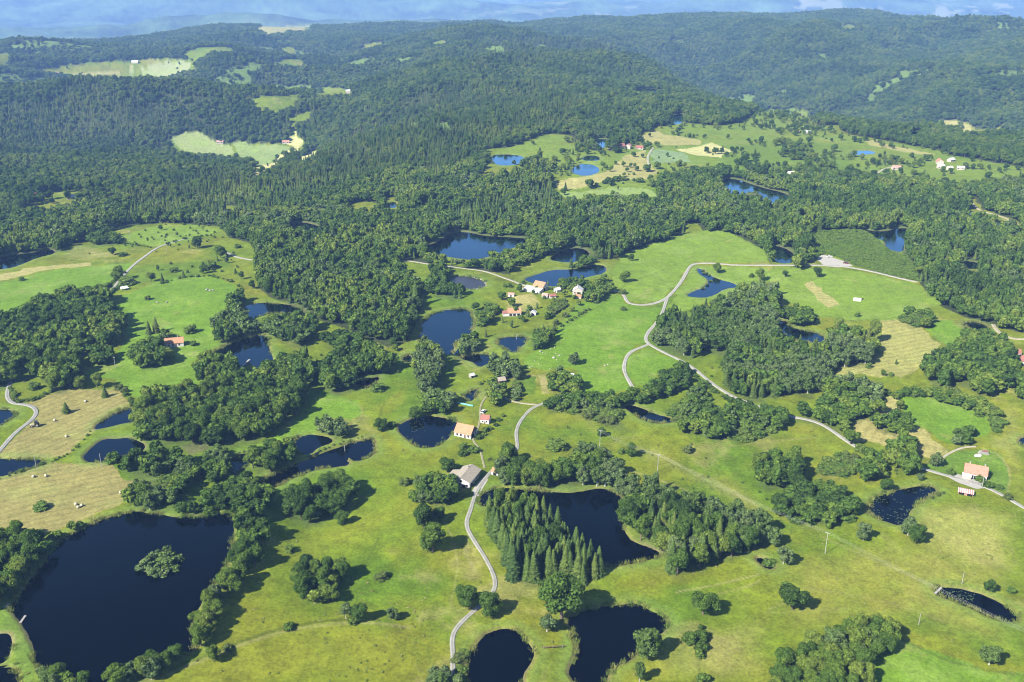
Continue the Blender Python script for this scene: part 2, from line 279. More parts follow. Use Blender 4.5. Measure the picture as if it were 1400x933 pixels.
TINTS = [
 (OPEN_UP, (0.100, 0.148, 0.018), 0.8, 20),
 ([(1040,760),(1180,735),(1300,720),(1400,710),(1400,905),(1240,862),(1060,880)], (0.165,0.16,0.030), 0.75, 22),
 ([(930,640),(1010,640),(1060,690),(1180,720),(1120,745),(1000,700)], (0.15,0.15,0.03), 0.5, 18),
 ([(860,610),(900,605),(950,640),(1000,660),(1050,690),(1040,710),(960,670),(900,640),(870,635)], T_TAN, 0.5, 16),
 ([(1240,690),(1300,680),(1400,700),(1400,790),(1330,780),(1270,760),(1230,730)], (0.215,0.205,0.058), 0.9, 18),
 ([(1180,790),(1240,800),(1270,840),(1220,850),(1150,820)], T_OLV, 0.5, 12),
 ([(830,790),(900,770),(1000,780),(960,800),(880,815),(835,810)], T_OLV, 0.6, 10),
 ([(900,860),(960,855),(1060,830),(1060,900),(1050,933),(960,940),(870,930)], (0.168,0.16,0.042), 0.65, 12),
 ([(1050,780),(1250,760),(1300,790),(1200,850),(1080,860)], T_YEL, 0.5, 20),
 ([(980,600),(1120,580),(1170,620),(1180,690),(1120,660),(1100,620),(1020,620)], T_YEL, 0.6, 18),
 ([(200,933),(300,890),(450,850),(600,850),(620,900),(560,940)], T_YEL, 0.6, 20),
 ([(380,720),(500,690),(560,640),(640,690),(640,740),(560,720),(480,760),(390,780)], T_YEL, 0.6, 20),
 ([(720,585),(800,570),(850,600),(820,620),(740,640)], T_LUSH, 0.6, 14),
 ([(1050,700),(1100,720),(1070,745),(1060,760)], T_LUSH, 0.8, 4),
 ([(780,860),(790,890),(785,933),(715,940),(735,895),(760,880)], T_LUSH, 0.7, 3),
 ([(0,830),(15,835),(35,860),(48,885),(50,925),(30,940),(18,905),(16,870),(0,862)], T_LUSH, 0.9, 2),
 ([(645,760),(670,790),(640,800),(620,790)], T_TAN, 0.45, 5),
 ([(500,560),(560,520),(570,480),(560,550),(530,575)], T_YEL, 0.6, 6),
 ([(100,330),(160,345),(120,358),(80,350)], T_TAN, 0.4, 10),
 ([(320,345),(350,355),(345,400),(330,385),(300,350)], T_YEL, 0.6, 8),
 ([(690,405),(730,400),(742,415),(730,425),(690,430)], (0.26,0.22,0.09), 0.7, 4),
 ([(847,355),(895,335),(905,338),(880,350),(850,368)], T_TAN, 0.6, 6),
 ([(735,515),(750,513),(753,538),(740,540)], T_TAN, 0.8, 1.5),
 ([(710,518),(735,514),(732,540),(715,540)], T_LUSH, 0.9, 1.0),
 ([(105,262),(162,248),(160,268),(140,275),(110,266)], T_EARTH, 0.9, 8),
 ([(240,610),(285,600),(290,615),(260,625)], T_EARTH, 0.8, 3),
 ([(1355,560),(1400,545),(1400,700),(1385,680),(1380,640),(1365,620),(1340,608),(1372,585)], (0.165,0.17,0.045), 0.6, 8),
 ([(990,245),(1100,240),(1180,236),(1180,200),(1080,190),(960,200)], T_LUSH, 0.45, 30),
]
ROADS = [
 ('lane', 'narrow pale lane winding up to the grey roofed house', 2.04, (0.205, 0.198, 0.174), [(620,935),(619,912),(620,895),(617,875),(622,860),(637,845),(652,832),(672,815),(679,800),(675,785),(665,765),(650,742),(639,725),(637,712),(644,698),(648,679),(656,664),(673,642),(690,629),(704,620),(709,612),(705,596),(707,583),(715,571),(725,559),(737,554),(752,548)]),
 ('track', 'faint two-rut track climbing past the orange roofed barn', 1.21, (0.186, 0.174, 0.099), [(663,641),(659,626),(657,614),(648,606),(646,598),(651,592),(657,578),(656,562),(658,550),(668,540),(678,531)]),
 ('lane', 'pale lane curving over the bright hilltop to the car park', 2.73, (0.248, 0.236, 0.205), [(826,397),(836,397),(847,399),(855,405),(856,413),(865,417),(885,418),(907,412),(920,400),(932,385),(940,370),(944,363),(952,360),(980,360),(1000,363),(1050,363),(1085,363),(1125,363),(1150,364),(1175,368),(1200,373),(1225,380),(1254,386)]),
 ('lane', 'pale lane running from the hilltop junction down past the red roofed farm', 2.57, (0.236, 0.226, 0.198), [(913,406),(910,414),(907,425),(900,440),(885,455),(881,466),(890,473),(913,485),(938,496),(958,511),(973,525),(991,536),(1008,546),(1031,553),(1057,564),(1085,571),(1107,574),(1125,581),(1138,589),(1168,611),(1190,622),(1210,630),(1230,633),(1255,639),(1295,651),(1325,659),(1345,665),(1365,674),(1382,684),(1399,694),(1430,712)]),
 ('lane', 'pale side lane looping round the small meadow', 2.42, (0.236, 0.226, 0.198), [(887,471),(882,473),(872,477),(860,482),(854,493),(852,508),(860,521),(866,532),(872,540)]),
 ('lane', 'pale lane under the forest edge leading to the old farm', 2.27, (0.248, 0.229, 0.18), [(520,353),(537,355),(562,357),(587,362),(612,364),(637,368),(660,370),(675,375),(688,380),(700,384),(715,390),(728,394)]),
 ('lane', 'grey lane crossing the upper left meadows', 2.57, (0.223, 0.214, 0.192), [(150,400),(172,373),(185,360),(200,350),(212,340),(227,334),(242,330),(258,326)]),
 ('lane', 'grey lane entering the wood at upper left', 2.27, (0.223, 0.214, 0.192), [(295,338),(310,345),(322,353),(350,356),(368,358)]),
 ('lane', 'grey lane bending round the hay field at left', 2.57, (0.198, 0.192, 0.177), [(30,505),(18,516),(13,526),(9,538),(11,548),(20,553),(37,553),(49,558),(51,567),(40,578),(25,588),(12,601),(0,617),(-20,640)]),
 ('track', 'earth track joining the lane to the small hut', 1.66, (0.248, 0.217, 0.149), [(678,531),(680,536),(687,543),(699,549),(715,552),(737,554)]),
 ('track', 'pale track curving up to the far red roofs', 3.03, (0.248, 0.236, 0.167), [(888,226),(885,220),(886,212),(891,206),(893,202)]),
 ('track', 'sandy track between two pools in the right woods', 3.41, (0.26, 0.223, 0.149), [(1326,272),(1332,284),(1345,290),(1362,294),(1378,299),(1392,308)]),
 ('track', 'sandy track curving past the dark pond to the right edge', 3.03, (0.26, 0.229, 0.155), [(1358,444),(1362,452),(1372,459),(1385,464),(1400,464),(1430,464)]),
 ('track', 'pale garden track behind the red roofed farmhouse', 1.36, (0.273, 0.248, 0.186), [(1288,627),(1297,620),(1310,614),(1322,611),(1334,611)]),
 ('track', 'pale track in the far right meadows', 3.03, (0.26, 0.242, 0.18), [(1195,240),(1205,233),(1215,229),(1226,228)]),
]
YARDS = [
 ('car_park', 'pale gravel car park at the end of the hilltop lane', 'gravel', [(1116,354),(1125,348),(1137,352),(1155,358),(1167,364),(1145,366),(1127,364)]),
 ('yard', 'pale paved yard before the red roofed farmhouse', 'gravel', [(1294,645),(1315,650),(1345,661),(1352,667),(1335,669),(1312,661),(1296,653)]),
 ('yard', 'pale forecourt beside the grey roofed house', 'gravel', [(645,672),(653,660),(662,652),(668,655),(660,668),(654,680)]),
]
PADS = [
 ('lily pads scattered over the narrow dark pond below the wires', 37, 90, 3),
 ('lily pads and weed on the pond near the red roofed farm', 36, 120, 8),
 ('floating weed on the squared pond with dam walls', 6, 60, 12),
]
B1 = {'B': 1}; S1 = {'S': 1}; P1 = {'P': 1}; U1 = {'U': 1}
CLUMPS = [
 ('dark wood left of the hay field', B1, 14, 7.0, [(-30,440),(0,432),(30,425),(50,412),(75,402),(95,400),(120,393),(150,405),(148,420),(172,435),(172,450),(160,468),(135,474),(120,480),(108,490),(104,530),(68,533),(52,515),(40,500),(18,522),(0,527),(-30,530)]),
 ('small grove between the dark wood and the green slope', B1, 10, 5.5, [(118,490),(132,477),(157,480),(158,492),(140,499),(120,498)]),
 ('round clump below the tan ploughed patch', B1, 11, 5.5, [(178,487),(190,468),(212,465),(232,478),(232,497),(205,503),(185,500)]),
 ('clump on the near side of the footbridge pond', B1, 12, 6.0, [(264,503),(280,488),(310,490),(327,500),(325,517),(300,527),(275,526)]),
 ('big dark wood above the hay-side ponds', B1, 14, 6.6, [(188,565),(200,542),(215,532),(245,533),(260,525),(280,530),(310,515),(335,508),(360,500),(390,488),(412,482),(424,492),(427,522),(410,562),(385,577),(360,597),(320,603),(295,608),(270,606),(240,602),(215,606),(195,610),(185,590)]),
 ('wood above the bright valley field', B1, 13, 6.4, [(430,512),(440,495),(460,480),(490,472),(512,475),(530,490),(542,500),(525,512),(500,522),(480,532),(455,537),(438,532)]),
 ('row of trees on the upper bank of the long pond', {'B':0.7,'P':0.3}, 9, 4.2, [(432,576),(450,571),(475,585),(483,595),(470,600),(455,602),(437,593)]),
 ('big round wood below the long pond', B1, 14, 6.6, [(372,686),(378,678),(395,670),(420,660),(440,650),(460,648),(475,655),(490,662),(515,645),(516,660),(495,672),(480,682),(465,697),(450,710),(420,714),(395,707),(378,695)]),
 ('wood left of the long pond', {'B':0.8,'P':0.2}, 13, 6.2, [(335,620),(350,610),(385,604),(398,608),(402,618),(396,632),(372,643),(350,648),(340,640)]),
 ('tangled trees below the fan shaped pond', {'B':0.6,'P':0.25,'U':0.15}, 10, 5.4, [(148,634),(165,625),(195,616),(215,608),(245,618),(266,640),(266,668),(238,692),(205,706),(180,702),(163,690),(182,672),(186,660),(165,650)]),
 ('slim group beside the hidden pool', {'B':0.6,'P':0.4}, 9, 5.0, [(276,642),(284,616),(305,612),(318,620),(312,645),(302,664),(282,662)]),
 ('low row under the hidden pool', {'B':0.7,'U':0.3}, 7, 4.6, [(272,692),(290,668),(330,655),(352,648),(354,668),(330,683),(300,694)]),
 ('tall row on the right bank of the dark lake', {'B':0.72,'P':0.28}, 10, 5.2, [(325,680),(360,667),(371,682),(362,710),(367,730),(352,770),(337,790),(320,810),(297,830),(294,868),(282,884),(270,880),(267,850),(274,828),(297,800),(318,770),(328,745),(322,710)]),
 ('clump on the lower bank of the dark lake', {'B':0.75,'P':0.25}, 10, 5.2, [(148,905),(165,890),(195,880),(230,880),(246,890),(249,905),(225,917),(195,933),(150,937)]),
 ('pale clump at the lake corner', {'P':0.7,'B':0.3}, 8, 4.6, [(48,920),(65,910),(95,915),(125,918),(130,945),(45,945)]),
 ('shaded trees left of the dark lake', {'B':0.75,'S':0.1,'P':0.15}, 11, 5.6, [(-30,735),(0,728),(20,722),(38,728),(55,732),(70,737),(72,752),(50,772),(40,790),(28,812),(10,825),(0,830),(-30,840)]),
 ('hedge on the upper bank of the dark lake', {'U':0.7,'B':0.3}, 4.5, 4.0, [(75,730),(95,717),(130,710),(165,695),(182,697),(162,708),(130,722),(100,735),(80,742)]),
 ('leafy row on the upper bank of the dark lake', {'B':0.8,'P':0.2}, 9, 5.2, [(185,695),(225,700),(265,688),(310,682),(322,708),(300,718),(255,722),(225,718),(190,712)]),
 ('willow islet in the dark lake', P1, 6.6, 3.9, [(190,777),(205,760),(225,751),(245,765),(240,778),(212,790)]),
 ('copse alone on the rough pasture', B1, 11, 5.6, [(404,792),(413,772),(430,765),(455,770),(477,780),(466,800),(455,825),(440,830),(428,822),(402,815),(398,806)]),
 ('garden trees left of the grey roofed house', {'B':0.75,'P':0.25}, 9, 5.0, [(565,672),(575,660),(600,650),(622,657),(630,672),(620,687),(595,692),(570,687)]),
 ('spruce plantation on the near bank of the winding lake', {'S':0.97,'B':0.03}, 15, 3.9, [(668,692),(690,680),(710,679),(740,697),(770,720),(800,745),(820,762),(827,790),(800,797),(780,787),(755,787),(730,795),(705,790),(690,772),(678,742),(668,712)]),
 ('leafy band along the far bank of the winding lake', {'B':0.78,'P':0.22}, 12, 6.2, [(680,622),(690,612),(715,625),(735,642),(760,634),(785,622),(810,607),(825,617),(850,642),(880,662),(890,700),(860,722),(848,712),(856,686),(840,673),(817,665),(785,673),(750,671),(715,666),(690,663),(680,650),(676,640)]),
 ('mixed wood right of the winding lake', {'B':0.52,'S':0.30,'P':0.18}, 14, 6.4, [(855,735),(862,718),(890,700),(882,664),(900,652),(910,667),(920,682),(960,687),(985,692),(1010,692),(1030,702),(1058,717),(1062,742),(1030,752),(990,762),(960,777),(920,784),(905,768),(904,756),(875,745)]),
 ('bushy band below the bright pasture', {'B':0.5,'P':0.15,'U':0.35}, 8.5, 5.2, [(740,552),(760,545),(780,540),(790,530),(800,545),(840,540),(870,537),(890,525),(905,512),(928,500),(945,507),(935,530),(915,540),(880,550),(850,552),(845,560),(868,577),(872,584),(835,590),(820,577),(800,572),(770,562),(745,562)]),
 ('trees and bushes right of the narrow pond', {'B':0.55,'P':0.2,'U':0.25}, 9, 5.4, [(915,565),(925,545),(950,530),(962,515),(970,530),(965,558),(990,557),(1010,550),(1060,562),(1090,567),(1060,590),(1020,602),(985,600),(950,592),(918,588),(930,576)]),
 ('airy birch wood beside the pale lane', {'P':0.62,'B':0.33,'S':0.05}, 13, 6.4, [(898,452),(905,435),(925,425),(940,430),(960,422),(985,412),(1000,407),(1010,397),(1028,392),(1050,387),(1063,397),(1060,415),(1068,430),(1058,442),(1072,467),(1105,475),(1130,462),(1145,447),(1160,452),(1185,458),(1203,472),(1203,486),(1188,495),(1160,496),(1138,512),(1120,525),(1128,542),(1090,535),(1060,540),(1035,548),(1010,540),(985,520),(990,500),(985,480),(962,476),(943,490),(920,480),(893,468)]),
 ('mixed band below the pale mown field', {'B':0.6,'U':0.2,'P':0.2}, 10, 6.0, [(1125,525),(1140,513),(1170,517),(1190,521),(1215,527),(1202,560),(1200,568),(1180,574),(1162,574),(1165,605),(1150,602),(1145,590),(1120,578),(1090,572),(1060,565),(1060,556),(1110,558),(1130,545)]),
 ('dense wood right of the pale mown field', B1, 13, 6.4, [(1258,500),(1270,490),(1290,487),(1305,472),(1320,458),(1350,452),(1385,472),(1390,500),(1386,526),(1365,532),(1355,542),(1330,535),(1310,522),(1290,527),(1265,517)]),
 ('curved hedge round the oval green meadow', {'U':0.65,'B':0.35}, 5, 4.4, [(1222,537),(1250,529),(1275,531),(1300,530),(1330,541),(1350,546),(1370,565),(1374,582),(1362,588),(1352,572),(1330,560),(1300,551),(1270,542),(1240,540),(1222,543)]),
 ('clump in the tan field corner', B1, 9, 5.2, [(1190,577),(1205,566),(1225,568),(1240,566),(1246,590),(1225,594),(1200,589)]),
 ('clump beside the lane left of the red roofed farm', B1, 11, 5.4, [(1213,617),(1230,597),(1245,602),(1258,636),(1245,641),(1225,637)]),
 ('pair of rounded clumps by the lane', {'B':0.8,'P':0.2}, 10, 5.2, [(1180,627),(1195,607),(1210,627),(1209,652),(1190,661),(1178,652)]),
 ('grey green bushes in the olive pasture', {'U':0.5,'P':0.5}, 6, 4.4, [(1118,642),(1130,627),(1165,614),(1177,627),(1172,646),(1140,647),(1122,647)]),
 ('bushy group at the edge of the oval green meadow', {'B':0.6,'P':0.4}, 8, 4.8, [(1297,606),(1310,592),(1330,584),(1335,605),(1310,616)]),
 ('dark copse in the middle of the olive pasture', B1, 12, 5.6, [(1025,642),(1035,623),(1060,621),(1085,623),(1101,642),(1100,662),(1075,667),(1050,667),(1028,657)]),
 ('leafy copse under the wires', {'B':0.8,'U':0.2}, 8.5, 5.2, [(1057,692),(1075,677),(1100,662),(1130,662),(1150,672),(1168,690),(1165,712),(1130,719),(1095,717),(1065,702)]),
 ('wood at the lower right corner', {'B':0.85,'P':0.15}, 11, 5.8, [(1057,917),(1065,897),(1085,887),(1100,880),(1130,867),(1165,852),(1195,847),(1225,850),(1231,866),(1217,880),(1202,897),(1195,912),(1190,950),(1055,950)]),
 ('pale poplars below the valley pond', {'P':0.85,'B':0.15}, 13, 5.0, [(566,482),(580,468),(600,478),(612,500),(600,512),(592,532),(577,541),(570,512)]),
 ('pale willows on the valley pond corner', {'P':0.9,'B':0.1}, 9, 4.8, [(617,478),(640,457),(660,461),(652,482),(630,487)]),
 ('grey green trees beside the thin blue pool', {'P':0.6,'B':0.4}, 10, 5.0, [(668,492),(690,486),(713,500),(716,520),(690,516),(672,512)]),
 ('trees left of the half shaded pond', {'B':0.6,'P':0.4}, 11, 6.0, [(290,440),(310,425),(315,407),(330,402),(343,417),(332,432),(345,445),(370,432),(400,430),(430,440),(430,467),(410,477),(375,460),(350,457),(325,465),(305,472),(290,457)]),
 ('grove on the rough ground below the central wood', {'B':0.8,'U':0.2}, 9, 6.0, [(440,462),(455,450),(475,455),(495,462),(500,475),(470,480),(445,478)]),
 ('dark trees round the drained pond', {'B':0.7,'S':0.3}, 10, 5.4, [(575,393),(590,382),(590,364),(605,360),(614,375),(608,388),(640,397),(636,407),(610,406),(590,402)]),
 ('bushes left of the long orange roofed barn', {'B':0.7,'U':0.3}, 7, 4.6, [(651,428),(665,412),(678,416),(680,430),(665,446),(655,446)]),
 ('trees around the tall pale house', {'B':0.85,'U':0.15}, 8, 5.0, [(800,398),(803,385),(830,382),(836,398),(820,412),(806,416)]),
 ('hedge below the old farm', {'U':0.6,'B':0.4}, 5, 4.0, [(746,424),(768,406),(777,413),(756,428)]),
 ('waterside bushes behind the old farm', {'B':0.6,'U':0.4}, 6, 4.6, [(760,393),(772,382),(795,380),(800,387),(780,394)]),
 ('trees between teardrop pond and farm pond', {'B':0.5,'U':0.5}, 5, 4.4, [(789,364),(796,352),(813,352),(816,365),(800,368)]),
 ('dark trees on the dam of the pointed pond', {'S':0.4,'B':0.6}, 9, 4.8, [(724,470),(735,452),(758,446),(755,460),(737,476)]),
 ('grove hiding the white shed', {'B':0.85,'P':0.15}, 9, 5.0, [(750,532),(756,510),(772,506),(778,518),(792,518),(792,536),(765,541)]),
 ('clump on the upper left meadow', B1, 9, 5.6, [(118,330),(130,315),(145,310),(160,325),(162,333),(125,334)]),
 ('bushes where the drive meets the photo edge', {'B':0.4,'P':0.4,'U':0.2}, 6.5, 4.4, [(580,938),(588,918),(605,910),(612,914),(612,940)]),
 ('leafy bank between the drive and the lower pond', {'P':0.5,'U':0.5}, 5.5, 4.0, [(625,900),(633,882),(641,872),(646,878),(637,900),(632,925),(625,935)]),
 ('grey willows on the spit of the lower pond', P1, 6, 3.8, [(706,862),(716,866),(731,882),(736,893),(726,896),(713,881)]),
 ('trees at the top of the birch wood pond', {'B':0.6,'P':0.4}, 9, 5.4, [(1064,433),(1085,421),(1110,426),(1116,440),(1090,450),(1072,441)]),
 ('grey bushes beside the bright car park field', {'B':0.5,'U':0.5}, 8, 5.2, [(1230,437),(1240,422),(1270,426),(1276,443),(1245,446)]),
 ('wooded garden round the left farmhouse', {'B':0.6,'P':0.4}, 7, 4.6, [(214,463),(224,455),(234,460),(226,468)]),
 ('row at the left of the earth track', {'U':0.5,'P':0.5}, 6, 4.2, [(700,525),(706,520),(712,540),(702,545)]),
 ('dark trees by the right edge', B1, 12, 6.0, [(1383,540),(1395,515),(1440,500),(1440,560),(1400,548)]),
 ('islet bushes in the upper right lake', {'U':0.5,'P':0.5}, 4.5, 4.0, [(1022,270),(1025,264),(1036,264),(1035,270)]),
 ('trees beside the red roofed cottage', {'B':0.5,'P':0.5}, 9, 5.0, [(672,560),(690,545),(692,525),(674,520),(668,545)]),
 ('valley bottom trees around the squared pond', {'B':0.6,'P':0.4}, 9, 5.6, [(577,545),(600,530),(615,540),(622,560),(600,572),(585,565)]),
 ('bushes on the green bank of the shaded pools', {'U':0.5,'B':0.5}, 5, 5, [(265,690),(300,660),(330,655),(318,680),(290,700)]),
]
SINGLES = [
 (91,565,17,'S',0.75,'lone dark pine in the middle of the mown hay field'), (144,543,17,'S',0.6,'small dark spruce at the upper edge of the hay field'),
 (47,532,15,'U',1.1,'dark round bush inside the lane bend'), (110,532,22,'B',0.85,'smaller of two round trees at the top of the hay field'), (133,530,24,'B',0.8,'larger of two round trees at the top of the hay field'),
 (56,696,10,'U',2.2,'low dark bush on the hay-covered knoll'), (396,754,11,'U',1.3,'small bush right of the tall lakeside row'),
 (580,723,40,'B',0.8,'bright leafy tree above a darker one on the rough pasture'), (592,755,44,'B',0.75,'darker tree below the bright leafy one on the pasture'),
 (600,713,22,'B',0.9,'small dark tree beside the bright leafy one'), (468,716,20,'B',1.0,'small tree below the big round wood'), (521,791,13,'U',1.5,'dark bush alone on the open pasture'),
 (473,846,26,'P',0.7,'pale slim tree below the pasture copse'), (492,850,28,'B',0.8,'dark leafy tree below the pasture copse'), (484,852,10,'U',1.4,'low bush between two trees below the copse'),
 (537,847,20,'P',0.8,'lone thin tree on the lower pasture'), (396,859,9,'U',1.6,'low bush on the pasture bank line'), (636,830,32,'B',1.05,'round dark tree left of the drive bend'),
 (670,842,32,'B',1.05,'round dark tree right of the drive bend'), (292,905,24,'B',0.75,'cone-shaped small tree at the end of the lakeside row'), (312,888,9,'U',1.6,'bush beside the cone-shaped small tree'),
 (768,845,64,'B',0.95,'largest round tree standing alone below the spruce plantation'), (748,864,26,'P',0.95,'pale round tree beside the largest round tree'), (885,900,42,'P',0.85,'bushy grey green tree on the pond bank'),
 (892,896,40,'B',0.7,'darker tree beside the bushy grey green one on the pond bank'), (961,840,34,'B',1.1,'round bright tree alone on the olive grass'), (943,877,16,'U',1.3,'pale round bush left of the bush row'),
 (958,874,15,'U',1.2,'upper bush of the short row down the pale pasture'), (958,888,14,'U',1.2,'middle bush of the short row down the pale pasture'), (957,898,11,'U',1.2,'lower bush of the short row down the pale pasture'),
 (960,932,14,'U',1.2,'round bush at the bottom edge below the short row'), (959,860,8,'U',1.0,'tiny bush above the short row'), (874,932,30,'P',0.5,'dead-looking pale tree at the bottom edge'),
 (1083,833,36,'B',1.1,'round tree alone below the wires'), (1075,805,14,'U',1.1,'small dark bush behind the round tree'), (1071,771,30,'P',0.8,'pale grey tree beside the tiny dark pool'), (1050,774,14,'U',1.4,'pale bush over the tiny dark pool'),
 (1180,739,27,'P',0.8,'leaning grey green tree beside the weedy pond'), (1241,732,30,'P',0.75,'pale tree on the corner of the weedy pond'), (1252,742,28,'B',0.9,'green tree behind the pale one at the weedy pond'),
 (1352,810,20,'B',0.8,'small conical tree above the narrow dark pond'), (1382,810,11,'U',1.0,'small round bush above the narrow dark pond'), (1352,909,30,'P',1.0,'bright round tree alone near the bright corner field'),
 (761,613,17,'U',1.7,'wide round bush on the slope right of the lane'), (862,625,22,'B',0.7,'small forked tree on the dry slope'), (849,620,9,'U',1.2,'small bush left of the forked tree'), (940,618,10,'U',1.5,'low dark bush on the dry slope'),
 (785,499,20,'P',0.85,'bare-looking brown tree alone on the bright pasture'), (822,597,14,'B',0.9,'small dark tree below the bushy band'), (612,645,22,'B',1.05,'round dark tree left of the grey roofed house'),
 (553,662,12,'U',1.3,'small dark bush on the slope below the pond'), (569,573,20,'B',1.1,'round dark tree at the top corner of the squared pond'), (520,588,18,'B',1.1,'leafy tree left of the squared pond'), (535,583,10,'U',1.3,'bush left of the squared pond'),
 (516,534,14,'U',1.4,'round bush at the end of the dark strip of water'), (620,553,20,'P',0.8,'slim tree left of the pool behind the cottage'), (633,613,9,'U',1.4,'small bush below the orange roofed barn'), (632,622,10,'U',1.4,'spreading bush in front of the orange roofed barn'), (648,617,10,'U',1.7,'dark low bush beside the two-rut track'),
 (270,340,21,'B',0.8,'tall round tree beside the upper left lane'), (302,353,22,'B',1.0,'broad tree near the lane end at upper left'), (279,374,16,'B',0.8,'leafy tree on the bank below the upper left lane'), (287,368,16,'U',1.6,'dark bushes on the bank below the upper left lane'),
 (220,315,9,'B',0.8,'tiny tree alone on the rise'), (154,349,13,'B',0.9,'small tree in the upper left meadow'), (168,350,7,'U',1.8,'low bush beside the small upper left tree'), (162,384,24,'B',0.85,'tree over the white caravan'), (174,390,14,'U',1.8,'bush behind the white caravan'),
 (207,385,16,'B',0.9,'round tree on the hedge line of the green slope'), (222,385,13,'S',0.5,'narrow tree on the hedge line of the green slope'), (239,372,9,'U',1.5,'low round bush in the rough middle meadow'), (251,379,11,'S',0.5,'thin spruce in the rough middle meadow'), (216,370,9,'B',0.7,'tiny leafy tree in the rough middle meadow'),
 (202,410,9,'U',1.0,'dark bush alone on the green slope'), (214,455,24,'S',0.55,'taller spruce of the pair beside the tan patch'), (204,457,20,'S',0.5,'shorter spruce of the pair beside the tan patch'), (30,384,7,'U',1.4,'bush alone on the left meadow'), (325,339,8,'U',1.3,'round bush right of the lane end'),
 (330,382,13,'B',0.7,'tree on the rough ground before the central wood'), (322,374,9,'S',0.5,'small spruce on the rough ground before the central wood'), (345,395,14,'B',0.9,'tree at the foot of the central wood'), (260,455,14,'U',1.3,'bushy tree behind the left farmhouse'), (265,472,9,'U',1.2,'bush right of the left farmhouse'),
 (569,419,40,'S',0.38,'tall dark spruce alone at the central wood corner'), (664,461,15,'S',0.4,'slim spruce on the dam above the pointed pond'), (544,371,11,'S',0.5,'small spruce at the meadow under the forest edge'), (781,366,14,'S',0.55,'dark spruce between the teardrop pond and the farm pond'),
 (854,386,18,'B',0.9,'dark tree on the hillside bank'), (863,357,12,'B',0.9,'upper tree on the hillside bank'), (851,402,9,'U',1.2,'small round bush in the lane bend'), (773,433,9,'U',1.2,'bush on the grass bank right of the white hut'), (760,444,10,'U',1.1,'conical bush on the grass bank below the white hut'), (852,424,9,'U',1.0,'faint bush in the pasture under the lane'),
 (980,373,17,'B',0.8,'tree at the fork of the forked pond'), (1038,384,20,'B',0.75,'tall tree at the top of the birch wood'), (1027,379,9,'U',1.0,'bush at the top of the birch wood'), (806,258,16,'B',0.9,'dark tree at the edge of the large pale field'), (773,261,13,'S',0.5,'pointed tree at the left end of the large pale field'),
 (1117,379,17,'B',0.75,'oval dark tree below the car park'), (1073,379,12,'B',0.8,'small tree below the car park lane'), (1172,433,7,'U',1.3,'dark bush at the lower edge of the bright field'), (1194,469,38,'B',0.65,'tall cone-shaped tree at the mown field edge'), (1264,449,20,'B',0.95,'bright round tree beside the small green meadow'),
 (1187,503,9,'U',1.1,'small bush at the bottom of the pale mown field'), (1225,498,8,'S',0.6,'tiny tree in the pale mown field'), (1207,514,10,'B',1.0,'round bush-like tree under the pale mown field'), (1218,514,8,'U',1.0,'tiny bush under the pale mown field'), (1230,560,16,'B',1.0,'round tree at the left tip of the oval meadow'),
 (1211,671,20,'B',0.9,'spreading tree above the weedy pond'), (1258,657,12,'P',0.9,'pale bush on the lane side above the weedy pond'), (1280,638,22,'P',0.9,'cream flowering tree behind the farm yard'), (1300,648,12,'U',1.1,'dark bush at the farm yard corner'), (1340,658,13,'U',0.95,'dark clipped round bush before the red roofed farmhouse'),
 (1350,665,9,'U',1.8,'low hedge bush beside the clipped one'), (1366,668,8,'U',1.4,'bush in the farm garden corner'), (1378,682,12,'U',1.1,'bush beside the lane at the right edge'), (1175,617,14,'U',1.1,'round bush between the lane and the tan field'), (1163,608,26,'B',0.95,'bright round tree above the lane bend'),
 (1240,690,0.1,'U',1.0,'x'),
]
SINGLES = [s for s in SINGLES if s[2] > 1]
